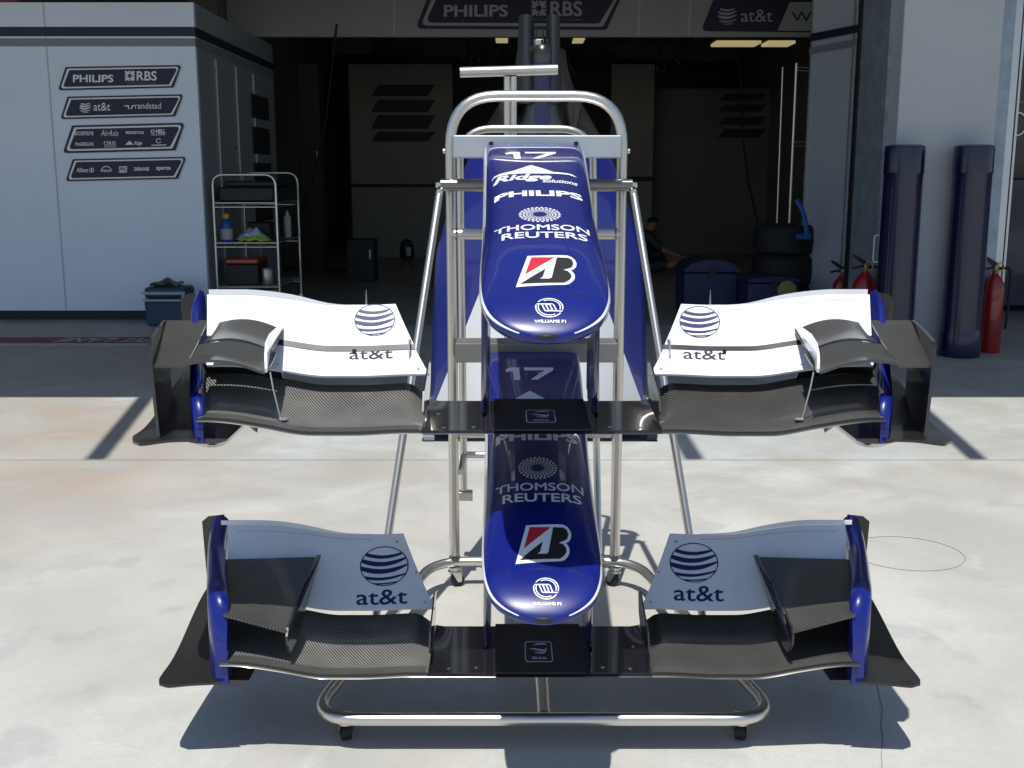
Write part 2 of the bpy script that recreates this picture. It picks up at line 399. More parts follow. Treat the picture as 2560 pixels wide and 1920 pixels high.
# ------------------------------------------------------------------ the setting: ground
structure('ground', MB().box((-120, -120, -0.30), (120, 220, -0.03)), M['asphalt'], smooth=False)
structure('apron', MB().box((-30, -6, -0.028), (30, 5.231, 0)), M['concrete'], smooth=False)
structure('pavement', MB().box((-30, 5.243, -0.028), (30, 10.2, 0.0)), M['slab'], smooth=False)
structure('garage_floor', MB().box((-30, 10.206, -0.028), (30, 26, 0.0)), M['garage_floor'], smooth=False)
structure('joint', MB().box((-30, 5.226, -0.0295), (30, 5.248, -0.006)), M['groove'], smooth=False)
def G4(pts, z): return [Vector((p.x, p.y, z)) for p in pts]
a = G(-1500, 859); b = G(398, 857); c = G(392, 844); d = G(-1500, 845)
mk = structure('road_marking', MB().prism(G4((a, b, c, d), 0.0015), (0, 0, 0.0025)), M['redpaint'], smooth=False)
zf = 0.0047
lx0, lx1 = G(143, 851).x, G(384, 851).x; ly0, ly1 = G(0, 856).y, G(0, 846.5).y
decal('lettering', [tshape('PIT LANE', lx0, ly0, lx1, ly1, 0.02, 0.25, rot180=True)], lambda x, y: ((x, y, zf), (0, 0, 1)), M['linepaint'], mk, cuts=(2, 2))
yy = G(0, 862).y
structure('road_line', MB().box((-9, yy - 0.06, 0.0015), (lx1 + 0.1, G(0, 859.5).y, 0.004)), M['linepaint'], smooth=False)
# cracks in the apron: thin filled grooves
pts = [G(x, y) for x, y in ((2190, 1700), (2198, 1740), (2206, 1775), (2202, 1815), (2207, 1850), (2203, 1885), (2206, 1935))]
cr = MB()
for p, q in zip(pts, pts[1:]):
    t = (q - p).normalized(); n = Vector((-t.y, t.x, 0)) * 0.0006
    cr.prism(G4((p - n, q - n, q + n, p + n), 0.0006), (0, 0, 0.0012))
structure('ground_crack', cr, M['groove'], smooth=False)
# faint rings on the floor
for (px, py, rx, label) in ((2265, 1383, 0.205, 'thin dark ring drawn on the concrete right of the lower wing'), (770, 1366, 0.16, 'thin dark ring drawn on the concrete behind the left lower flap')):
    c = G(px, py)
    rg = MB().tube([(c.x + rx * math.cos(t * math.pi / 24), c.y + rx * 0.92 * math.sin(t * math.pi / 24), 0.001) for t in range(48)], 0.0008, n=5, closed=True)
    tag(obj('floor_ring', rg, M['groove']), label, 'floor marking', 'rings on the concrete')

# ------------------------------------------------------------------ the garage building
gar = empty('pit_garage', (0, 14, 0), 'concrete pit garage with dark open bay and a white pillar on the right', 'building')
WX = -3.06   # inner face of the left partition return
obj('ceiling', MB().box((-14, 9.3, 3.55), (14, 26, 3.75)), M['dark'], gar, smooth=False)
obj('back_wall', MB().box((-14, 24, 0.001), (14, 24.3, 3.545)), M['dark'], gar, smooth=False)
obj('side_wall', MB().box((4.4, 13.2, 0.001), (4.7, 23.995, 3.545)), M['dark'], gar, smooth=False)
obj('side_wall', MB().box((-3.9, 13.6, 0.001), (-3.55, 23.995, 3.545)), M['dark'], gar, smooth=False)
# canopy over the pavement with brackets reaching out: their shadows lie on the concrete
can = obj('canopy', MB().box((-16, 5.24, 4.2), (16, 13.0, 4.5)), M['header'], gar, smooth=False)
for xa, xb in ((-2.74, -2.48), (0.477, 0.471), (2.067, 1.867)):
    obj('bracket', MB().prism([(xa - 0.045, 5.237, 4.22), (xa + 0.045, 5.237, 4.22), (xb + 0.045, 3.686, 4.22), (xb - 0.045, 3.686, 4.22)], (0, 0, 0.10)), M['galv'], can, smooth=False)
obj('upper_facade', MB().box((-16, 9.6, 4.503), (16, 10.0, 8.5)), M['wallgrey'], gar, smooth=False)
# fascia header across the bay
HY = 14.0
hb = P(0, 92, HY).z
hd = obj('header_panel', MB().box((-3.54, HY, hb), (4.39, HY + 0.12, 3.545)), M['header'], gar, smooth=False)
for px in (985, 1598, 1724):
    x = P(px, 40, HY).x
    obj('panel_seam', MB().box((x - 0.012, HY - 0.006, hb + 0.02), (x + 0.012, HY - 0.001, 3.5)), M['wallgrey'], hd, smooth=False)
# white pillar at the right with a galvanised flank
obj('pillar', MB().box((2.87, 8.6, 0.001), (3.62, 9.5, 4.197)), M['wallgrey'], gar, smooth=False, bevel=0.01)
obj('pillar_flank', MB().box((2.845, 8.83, 0.001), (2.869, 9.52, 4.19)), M['galv'], gar, smooth=False)
obj('gap_shade_strip', MB().box((2.83, 9.525, 0.001), (2.90, 9.60, 4.19)), M['black'], gar, smooth=False)  # black strip put in for the shade of the gap beside the flank
obj('pillar_flank', MB().box((3.625, 8.68, 0.001), (3.74, 9.4, 4.19)), M['galv'], gar, smooth=False)
tr = obj('door_track', MB().box((3.745, 8.7, 0.001), (3.80, 8.76, 4.19)).box((3.812, 8.7, 0.001), (3.83, 8.74, 4.19)), M['alu'], gar, smooth=False)
obj('bay_wall', MB().box((3.9, 12.0, 0.001), (16, 12.2, 3.545)), M['dark'], gar, smooth=False)
# suspended dark beams and hanging cable loops under the ceiling
for k, (px, py) in enumerate(((880, 100), (1110, 95), (1600, 120), (1660, 118), (1720, 120), (1830, 130))):
    x = P(px, py, 16.5).x
    obj('ceiling_beam', MB().box((x - 0.3, 16.4 + k * 0.21, 3.10), (x + 0.3, 16.6 + k * 0.21, 3.30)), M['dark2'], gar, smooth=False)
cb = MB()
for k in range(16):
    p = P(1060 + k * 46 + random.uniform(-12, 12), 100, 15.4); r = random.uniform(0.25, 0.6)
    cb.tube([(p.x + 0.06 * math.sin(t * 1.3 + k), 15.4, 3.5 - r * math.sin(math.pi * t / 8) - 0.05 * t) for t in range(9)], 0.012, n=6)
obj('cable_loop', cb, M['rubber'], gar)
# lit ceiling lamps
lamps = [((1254, 101), 0.17, 'lit yellowish ceiling lamp left of the shell tips under the header'), ((1448, 102), 0.17, 'lit yellowish ceiling lamp right of the shell tips under the header'),
         ((1850, 111), 0.62, 'long lit ceiling lamp below the at&t header board'), ((1958, 111), 0.38, 'slim lit ceiling lamp farthest right under the header')]
for (px, py), ln, lab in lamps:
    t = empty('ceiling_lamp', (P(px, py, 15.6).x, 15.9, 3.46), lab, 'lamp', 'lit lamps on the garage ceiling')
    x, y, z = t.location
    hz = P(px, py - 8, 15.6).z
    obj('lamp_diffuser', MB().box((x - ln / 2, y - 0.22, hz - 0.02), (x + ln / 2, y + 0.22, hz + 0.02)), M['lamp'], t, smooth=False, bevel=0.01)
    obj('lamp_housing', MB().box((x - ln / 2 - 0.03, y - 0.25, hz + 0.022), (x + ln / 2 + 0.03, y + 0.25, 3.548)), M['dark2'], t, smooth=False)

# left partition: free-standing white wall panels with the stripe band
WY = 10.6
pw = empty('partition_wall', (-6, WY, 0), 'white partition wall with navy and grey stripes left of the garage opening', 'wall')
wt = P(0, 6, WY).z
cor = P(503, 400, WY).x
obj('front_panel', MB().box((-12, WY, 0.09), (cor, WY + 0.06, wt)), M['offwhite'], pw, smooth=False)
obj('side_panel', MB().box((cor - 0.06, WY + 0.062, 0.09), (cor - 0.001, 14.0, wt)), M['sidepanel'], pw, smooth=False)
obj('base_rail', MB().box((-12, WY + 0.02, 0.001), (cor - 0.01, WY + 0.08, 0.088)), M['black'], pw, smooth=False)
obj('top_trim', MB().box((-12, WY - 0.01, wt + 0.002), (cor - 1.6, WY + 0.07, wt + 0.05)), M['redpaint'], pw, smooth=False)
zs = P(240, 79, WY).z; zg = P(240, 106, WY).z
for nm, z, h, m in (('navy_stripe', zs, 0.042, M['navy']), ('grey_stripe', zg, 0.036, M['grey'])):
    obj(nm, MB().box((-12, WY - 0.004, z - h), (cor + 0.003, WY - 0.001, z + h)), m, pw, smooth=False)
    obj(nm, MB().box((cor + 0.0005, WY - 0.0005, z - h), (cor + 0.0035, 13.99, z + h)), m, pw, smooth=False)
for x in (P(130, 300, WY).x, P(-420, 300, WY).x):
    obj('panel_seam', MB().box((x - 0.006, WY - 0.0035, 0.09), (x + 0.006, WY - 0.0008, wt)), M['wallgrey'], pw, smooth=False)
for y in (11.3, 12.1, 12.9):
    obj('corner_trim', MB().box((cor, y - 0.012, 0.09), (cor + 0.012, y + 0.012, zg - 0.08)), M['alu'], pw, smooth=False)
# dark posters on the return wall
for k, (y, z0, z1) in enumerate(((13.15, 2.02, 2.28), (13.15, 1.62, 1.92), (13.15, 1.2, 1.52), (13.15, 0.85, 1.12))):
    tag(obj('poster', MB().box((cor + 0.004, y - 0.42, z0), (cor + 0.02, y + 0.42, z1)), M['dark2'], smooth=False), 'small dark poster on the side of the white partition, ' + ('topmost of four', 'second from top', 'third from top', 'lowest of four')[k], 'poster', 'dark posters on the partition side')
cm = empty('wall_camera', (cor + 0.02, 12.6, 1.72), 'small black camera on an arm beside the posters on the partition side', 'camera')
p = P(545, 370, 11.9)
obj('camera_body', MB().box((p.x - 0.03, 11.82, p.z - 0.06), (p.x + 0.10, 12.0, p.z + 0.06)), M['black'], cm, bevel=0.01)
obj('arm', MB().tube([(cor + 0.005, 11.95, p.z), (p.x + 0.16, 11.95, p.z)], 0.018, n=8), M['black'], cm)

# right: pale screen panel with trim and stripes
sp = empty('screen_panel', (3.05, 10.7, 0), 'pale upright screen panel with navy and grey stripes left of the galvanised post', 'panel')
A, B = Vector((P(2150, 75, 10.37).x, 10.37)), Vector((P(2030, 95, 11.05).x, 11.05))
dv = (B - A).normalized(); nv = Vector((dv.y, -dv.x)); nv = nv if nv.x < 0 else -nv
def sbox(s0, s1, z0, z1, d0, d1):
    q = [A + dv * s0 + nv * d0, A + dv * s1 + nv * d0, A + dv * s1 + nv * d1, A + dv * s0 + nv * d1]
    return MB().prism([(p.x, p.y, z0) for p in q], (0, 0, z1 - z0))
Ls = (B - A).length
obj('panel_sheet', sbox(0, Ls, 0.05, 3.5, -0.04, 0), M['screen'], sp, smooth=False)
for s in (0.005, 0.06, Ls - 0.02): obj('edge_trim', sbox(s, s + 0.015, 0.05, 3.5, 0.001, 0.02), M['alu'], sp, smooth=False)
for z, h, m, nm in ((2.68, 0.035, 'navy', 'navy_stripe'), (2.56, 0.03, 'grey', 'grey_stripe')):
    obj(nm, sbox(0.0, Ls, z - h, z + h, 0.021, 0.024), M[m], sp, smooth=False)
# right end trim of the next bay
nb = empty('bay_screen', (4.7, 10.5, 0), 'narrow striped edge of the next bay at the far right of the picture', 'panel')
xx = P(2541, 100, 10.5).x
obj('panel_sheet', MB().box((xx - 0.03, 10.5, 0.02), (xx + 0.03, 10.56, 3.5)), M['alu'], nb, smooth=False)
for z, h, m in ((2.68, 0.045, 'navy'), (2.54, 0.03, 'grey')):
    obj('stripe', MB().box((xx - 0.032, 10.495, z - h), (xx + 0.032, 10.499, z + h)), M[m], nb, smooth=False)

# ------------------------------------------------------------------ sponsor boards
def board(name, corners, Y, label, shapes_fn, group, light='decalwhite', thick=0.012, seg=6, edge='navy'):
    """corners: pixel TL, TR, BR, BL. a parallelogram board with rounded leading corners, white inner line"""
    q = [P(x, y, Y) for x, y in corners]
    t = empty(name, ((q[0].x + q[2].x) / 2, Y - thick, (q[0].z + q[2].z) / 2), label, 'sign', group)
    def at(u, v):   # u 0..1 left->right, v 0..1 bottom->top
        a = q[3].lerp(q[2], u); b = q[0].lerp(q[1], u); return a.lerp(b, v)
    H = (q[0] - q[3]).length; Wd = (q[1] - q[0]).length
    def outline(i):  # inset in metres
        iu, iv = i / Wd, i / H
        pts = []
        cs = [(iu * 1.2, iv), (1 - iu * 1.6, iv), (1 - iu * 0.7, 1 - iv), (iu * 1.5, 1 - iv)]
        for k in range(4):
            c = Vector(cs[k]); p = Vector(cs[k - 1]); n = Vector(cs[(k + 1) % 4])
            r = 0.16 if k in (0, 2) else 0.04
            for j in range(seg + 1):
                s = j / seg
                a_ = c + (p - c) * Vector((0, 0)).length; 
                dp, dn = (p - c), (n - c)
                lp = r * H / max(1e-6, Vector((dp.x * Wd, dp.y * H)).length); ln = r * H / max(1e-6, Vector((dn.x * Wd, dn.y * H)).length)
                p0, p1 = c + dp * lp, c + dn * ln
                pts.append((p0 * (1 - s) ** 2 + c * 2 * s * (1 - s) + p1 * s * s))
        return [at(v.x, v.y) for v in pts]
    bp = obj('board', MB().prism([Vector((v.x, Y - thick, v.z)) for v in outline(0)], (0, thick - 0.002, 0)), M[edge], t, smooth=False)
    o1, o2 = outline(H * 0.07), outline(H * 0.135); n = len(o1)
    mb = MB().add([Vector((v.x, Y - thick - 0.002, v.z)) for v in o1 + o2], [(k, (k + 1) % n, n + (k + 1) % n, n + k) for k in range(n)])
    obj('border_line', mb, M[light], t, smooth=False)
    fn = lambda a, b: ((at(a, b).x, Y - thick, at(a, b).z), (0, -1, 0))
    for nm, shp, m in shapes_fn(): decal(nm, shp, fn, M[m], t, cuts=(1, 1), off=0.003)
    return t
def px_uv(c):
    (x0, y0), (x1, y1), (x2, y2), (x3, y3) = c
    def f(x, y):
        xl = x0 + (x3 - x0) * (y - y0) / (y3 - y0); xr = x1 + (x2 - x1) * (y - y1) / (y2 - y1)
        u = (x - xl) / (xr - xl); yt = y0 + (y1 - y0) * u; yb = y3 + (y2 - y3) * u
        return u, (yb - y) / (yb - yt)
    return f
def shift(shapes, f):
    """map shapes drawn in pixels (y down) to board coordinates"""
    return [([f(x, y) for x, y in vs], fs, mi, l) for vs, fs, mi, l in shapes]
def tp(body, x0, yt, x1, yb, **k):  # text in pixels
    vs, fs, mi, l = tshape(body, x0, 0, x1, 1, **k)
    return ([(x, yb + (yt - yb) * y) for x, y in vs], fs, mi, l)
def flip(shapes, cy): return [([(x, 2 * cy - y) for x, y in vs], fs, mi, l) for vs, fs, mi, l in shapes]
z1 = lambda x, y: (x * 0.3617, y * 0.3617)
c1 = [(165, 168), (454, 163), (434, 219), (146, 226)]
def s1():
    f = px_uv(c1)
    return [('lettering', shift([tp('PHILIPS', 184, 187, 285, 206, bold=0.025)], f), 'decalwhite'),
            ('emblem', shift(flip(star(326, 190, 12.5, 12.5), 190), f), 'decalwhite'),
            ('lettering', shift([tp('RBS', 343, 178, 393, 202, bold=0.02)], f), 'decalwhite'),
            ('lettering', shift([tp('The Royal Bank of Scotland', 317, 206, 393, 210.5)], f), 'grey')]
board('sponsor_board', c1, WY - 0.004, 'navy slanted sponsor board reading PHILIPS and RBS on the white partition, topmost of four', s1, 'sponsor boards on the partition')
c2 = [(170, 242), (459, 236), (438, 291), (152, 298)]
def s2():
    f = px_uv(c2)
    return [('emblem', shift(flip(globe(215, 268, 14.5, 15.5, outline=False), 268), f), 'decalwhite'),
            ('lettering', shift([tp('at&t', 235, 257, 277, 277, bold=0.004)], f), 'decalwhite'),
            ('emblem', shift([poly([(311, 264), (323, 263), (325, 273), (322, 273), (320, 266), (311, 266)]), poly([(331, 263), (319 + 12, 263), (328, 273), (331, 273), (333, 266), (340, 265), (340, 263)][1:])], f), 'decalwhite'),
            ('lettering', shift([tp('randstad', 339, 257, 404, 272, bold=0.002)], f), 'decalwhite')]
board('sponsor_board', c2, WY - 0.004, 'navy slanted sponsor board reading at&t and randstad on the white partition, second from top', s2, 'sponsor boards on the partition')
c3 = [(181, 314), (462, 307), (439, 376), (158, 383)]
def s3():
    f = px_uv(c3)
    L = [tp('accenture', 188, 327, 235, 338.5, bold=0.01), tp('AirAsia', 253, 325, 297, 340, shear=0.3), tp('BRIDGESTONE', 316, 328, 361, 335, bold=0.03),
         tp('HELL', 391, 323, 415, 334, bold=0.04), tp('McGREGOR', 190, 356, 236, 364.5, bold=0.02), tp('ORIS', 261, 353, 291, 364, bold=0.005), tp('Ridge', 337, 353, 357, 365, shear=0.3, bold=0.02)]
    L += flip([ring(383, 329, 5, 5, 0.4), ring(398, 352, 7, 6, 0.3, 20, 330)], 0)[:0] + [ring(383, 329, 5, 5, 0.4), ring(398, 352, 7, 6, 0.3, 20, 330)]
    L += [poly([(314, 362), (325, 352), (329, 355), (335, 362)]), poly([(380, 362), (417, 361), (417, 363.4), (380, 364.4)]), poly([(262, 366.5), (292, 366), (292, 367.4), (262, 368)]), poly([(379, 337), (415, 336), (415, 337.4), (379, 338.4)])]
    return [('lettering', shift([q], f), 'decalwhite') for q in L]
board('sponsor_board', c3, WY - 0.004, 'tallest navy sponsor board with two rows of small logos on the partition, third from top', s3, 'sponsor boards on the partition')
c4 = [(183, 398), (466, 392), (445, 447), (165, 453)]
def s4():
    f = px_uv(c4)
    L = [tp('Allianz', 193, 419.5, 222, 430.5, bold=0.02), ring(230.5, 425.5, 6, 6, 0.25), poly([(229, 422), (232, 422), (232, 429), (229, 429)]),
         ring(267, 430, 14, 15, 0.14, 185, 355), tp('MAN', 256, 424, 277, 430, bold=0.03), tp('DIRAVIS', 337, 418, 374, 427, bold=0.04), tp('sparco', 392, 417, 428, 427.5, bold=0.04)]
    L += [poly([(299, 416), (319, 415.5), (319, 431), (299, 431.5)], 0, 0)]
    return [('lettering', shift([q], f), 'decalwhite') for q in L] + [('lettering', shift([tp('PPG', 300.5, 418, 317.5, 429, bold=0.03, layer=1)], f), 'navy')]
board('sponsor_board', c4, WY - 0.004, 'navy sponsor board reading Allianz, MAN, PPG and sparco on the partition, lowest of four', s4, 'sponsor boards on the partition')
ch = [(1083, -40), (1568, -40), (1516, 75), (1039, 72)]
def sh():
    f = px_uv(ch)  # white letters and border set in grey, shade put into the colour
    return [('lettering', shift([tp('PHILIPS', 1110, 12, 1270, 42, bold=0.025)], f), 'coolgrey'),
            ('emblem', shift(flip(star(1347, 21, 18.5, 19), 21), f), 'coolgrey'),
            ('lettering', shift([tp('RBS', 1376, 3, 1455, 41, bold=0.02)], f), 'coolgrey'),
            ('lettering', shift([tp('The Royal Bank of Scotland', 1330, 47, 1455, 53)], f), 'grey')]
board('header_board', ch, HY - 0.003, 'large navy board reading PHILIPS and RBS on the garage header', sh, 'sponsor boards on the header', light='coolgrey')
cr_ = [(1795, -30), (2300, -30), (2255, 84), (1752, 78)]
def sr():
    f = px_uv(cr_)  # globe and at&t are white marks greyed to paint in the shade
    silver = [(1974, 6), (2240, 2), (2225, 78), (1943, 77)]
    return [('emblem', shift(flip(globe(1818, 38, 24, 26, outline=False), 38), f), 'coolgrey'),
            ('lettering', shift([tp('at&t', 1852, 24, 1931, 55)], f), 'coolgrey'),
            ('silver_field', shift([poly(silver)], f), 'coolgrey'),
            ('lettering', shift([tp('WILLIAMS', 1978, 30, 2190, 54, bold=0.01, layer=2)], f), 'navy')]
board('header_board', cr_, HY - 0.003, 'navy and silver board reading at&t at the right of the garage header', sr, 'sponsor boards on the header', light='navy')

# ------------------------------------------------------------------ the nose and wing assemblies
ST = [(3.40,1.468,1.225,.152),(3.24,1.448,1.205,.148),(3.08,1.424,1.185,.144),(2.78,1.362,1.145,.1385),(2.50,1.292,1.105,.1345),(2.32,1.240,1.078,.1335),(2.20,1.190,1.060,.1310),
      (2.13,1.158,1.056,.1265),(2.09,1.138,1.056,.1185),(2.063,1.120,1.057,.1055),(2.044,1.104,1.059,.0850),(2.031,1.090,1.062,.0580),(2.024,1.080,1.064,.0300),(2.021,1.074,1.068,.009)]
def cr4(a, b, c, d, t):
    return 0.5 * ((2*b) + (-a + c) * t + (2*a - 5*b + 4*c - d) * t*t + (-a + 3*b - 3*c + d) * t**3)
FINE = []
for i in range(len(ST) - 1):
    p0, p1, p2, p3 = ST[max(i-1,0)], ST[i], ST[i+1], ST[min(i+2,len(ST)-1)]
    for k in range(5):
        FINE.append(tuple(cr4(p0[j], p1[j], p2[j], p3[j], k / 5) for j in range(4)))
FINE.append(ST[-1])
SL = [0.0]
for a_, b_ in zip(FINE, FINE[1:]): SL.append(SL[-1] + math.hypot(a_[0]-b_[0], a_[1]-b_[1]))
SEC_B = [(0,1),(.2,1),(.4,1),(.56,.999),(.70,.997),(.80,.993),(.88,.985),(.935,.965),(.968,.93),(.985,.89),(.996,.80),(1.0,.60),(1.0,.3),(.96,.12),(.8,.03),(.55,0),(.25,0),(0,0)]
SEC_M = [(0,1),(.2,.999),(.4,.993),(.56,.978),(.70,.948),(.80,.905),(.88,.84),(.935,.76),(.968,.68),(.985,.61),(.996,.53),(1.0,.45),(.985,.28),(.93,.13),(.8,.04),(.55,0),(.25,0),(0,0)]
SEC_T = [(0,1),(.2,.998),(.4,.99),(.56,.975),(.70,.955),(.80,.93),(.88,.90),(.935,.865),(.968,.83),(.985,.80),(.996,.755),(1.0,.70),(.97,.54),(.90,.40),(.77,.25),(.55,.10),(.25,.02),(0,0)]
def sec_at(Y):
    if Y > 2.5:
        t = sm(2.55, 3.25, Y); return [(a_ + (c_ - a_) * t, b_ + (d_ - b_) * t) for (a_, b_), (c_, d_) in zip(SEC_M, SEC_B)]
    t = sm(2.30, 2.10, Y) if Y > 2.10 else 1.0
    t = max(0.0, min(1.0, (2.34 - Y) / 0.23)); t = t * t * (3 - 2 * t)
    return [(a_ + (c_ - a_) * t, b_ + (d_ - b_) * t) for (a_, b_), (c_, d_) in zip(SEC_M, SEC_T)]
def st_at(s):
    s = max(0, min(SL[-1], s))
    for i in range(len(SL) - 1):
        if s <= SL[i+1]:
            t = (s - SL[i]) / max(1e-9, SL[i+1] - SL[i]); return tuple(FINE[i][j] + (FINE[i+1][j] - FINE[i][j]) * t for j in range(4))
    return FINE[-1]
def nose_pt(x, s):
    Y, zt, zb, hw = st_at(s); u = min(0.985, abs(x) / hw)
    SEC = sec_at(Y)
    for (a_, p_), (b_, q_) in zip(SEC, SEC[1:]):
        if u <= b_: return Vector((x, Y, zb + (zt - zb) * (p_ + (q_ - p_) * (u - a_) / (b_ - a_))))
    return Vector((x, Y, zb + (zt - zb) * .5))
def nose_fn(x, s):
    e = 0.003; a_ = nose_pt(x + e, s) - nose_pt(x - e, s); b_ = nose_pt(x, s - e) - nose_pt(x, s + e)
    n = a_.cross(b_); n.normalize()
    if n.z < 0: n = -n
    return nose_pt(x, s), n
def s_at(py):
    best = min(range(400), key=lambda i: abs(PY(nose_pt(0, SL[-1] * i / 399)) - py)); return SL[-1] * best / 399
def nose_xy(px, py, c=1357):
    s = s_at(py); p = nose_pt(0, s); Z = p.y * CS + (CAMH - p.z) * SN
    return (px - c) / FPX * Z, s
def nose_shapes(shapes, c=1352):   # pixel shapes on the upper nose -> (x, s)
    cache = {}
    out = []
    for vs, fs, mi, l in shapes:
        q = []
        for x, y in vs:
            k = round(y * 4)
            if k not in cache:
                s = s_at(y); p = nose_pt(0, s); cache[k] = (s, (p.y * CS + (CAMH - p.z) * SN) / FPX)
            s, kz = cache[k]; q.append(((x - c) * kz, s))
        out.append((q, fs, mi, l))
    return out
def nose_text(body, x0, yt, x1, yb, **k):
    c = k.pop('c', 1352)
    xa, sb = nose_xy(x0, (yt + yb) / 2, c); xb, _ = nose_xy(x1, (yt + yb) / 2, c)
    return tshape(body, xa, s_at(yb), xb, s_at(yt), **k)
za = lambda x, y: (1050 + x * 0.27125, 100 + y * 0.27125)
zb_ = lambda x, y: (1050 + x * 0.27125, 500 + y * 0.27125)
# surfaces of the wing (one half, x outward from the centre)
LIFT = lambda x: 0.027 * sm(0.50, 0.73, abs(x)) - 0.005 * sm(0.30, 0.42, abs(x)) * (1 - sm(0.5, 0.6, abs(x)))
def mp_top(x, u):
    ax = abs(x); q = sm(0.25, 0.31, ax); rise = 0.010 + 0.052 * q
    return Vector((x, 2.33 + (0.275 - 0.043 * q) * u, 0.826 + LIFT(x) + rise * (0.55 * u + 0.45 * u * u) - 0.006 * math.sin(math.pi * u) * sm(0.25, 0.31, ax)))
def airfoil(xs, fn, tmax, nu=10):
    rings = []
    us = [(k / nu) ** 1.7 for k in range(nu + 1)]
    for x in xs:
        top = [fn(x, u) for u in us]
        bot = [fn(x, u) - Vector((0, 0.0, tmax * (2.2 * math.sqrt(max(u, 0)) * (1 - u) ** 0.9 * 0.75 + 0.0) + 0.003)) for u in us]
        nose = fn(x, 0) + Vector((0, -0.006, -0.006)); 
        rings.append([p for p in reversed(top)] + [nose] + bot)
    return rings
END = lambda Y: 0.752 + 0.22 * (Y - 2.36)          # endplate line
FL0, FL1 = (2.52, 0.917), (2.70, 1.058)
def flap_pt(x, v, lift=0.0):
    Y = FL0[0] + (FL1[0] - FL0[0]) * v; z = FL0[1] + (FL1[1] - FL0[1]) * (0.93 * v + 0.07 * v * v) - 0.006 * math.sin(math.pi * v) + lift
    return Vector((x, Y, z + LIFT(x) * 0.8))
FIN = lambda v: 0.258 + 0.094 * v
def flap_fn(sgn, lift=0.0):
    def f(x, v):
        e = 0.004; p = flap_pt(x, v, lift); a_ = flap_pt(x + e, v) - flap_pt(x - e, v); b_ = flap_pt(x, v + e) - flap_pt(x, v - e)
        n = a_.cross(b_).normalized(); return p, (n if n.z > 0 else -n)
    return f
def flap_shapes(shapes, off):  # pixel shapes -> flap coordinates; off = (dy,dz) of the assembly they were measured on
    out = []
    def conv(px, py):
        lo, hi = -0.1, 1.1
        for _ in range(26):
            m_ = (lo + hi) / 2; p = flap_pt(0.45, m_) + Vector((0, off[0], off[1]))
            if PY(p) > py: lo = m_
            else: hi = m_
        v = (lo + hi) / 2; p = flap_pt(0.45, v) + Vector((0, off[0], off[1]))
        return CAMX + (px - 1280) / FPX * (p.y * CS + (CAMH - p.z) * SN), v
    for vs, fs, mi, l in shapes: out.append(([conv(x, y) for x, y in vs], fs, mi, l))
    return out
B0 = Vector((0, 2.45, 0.80))
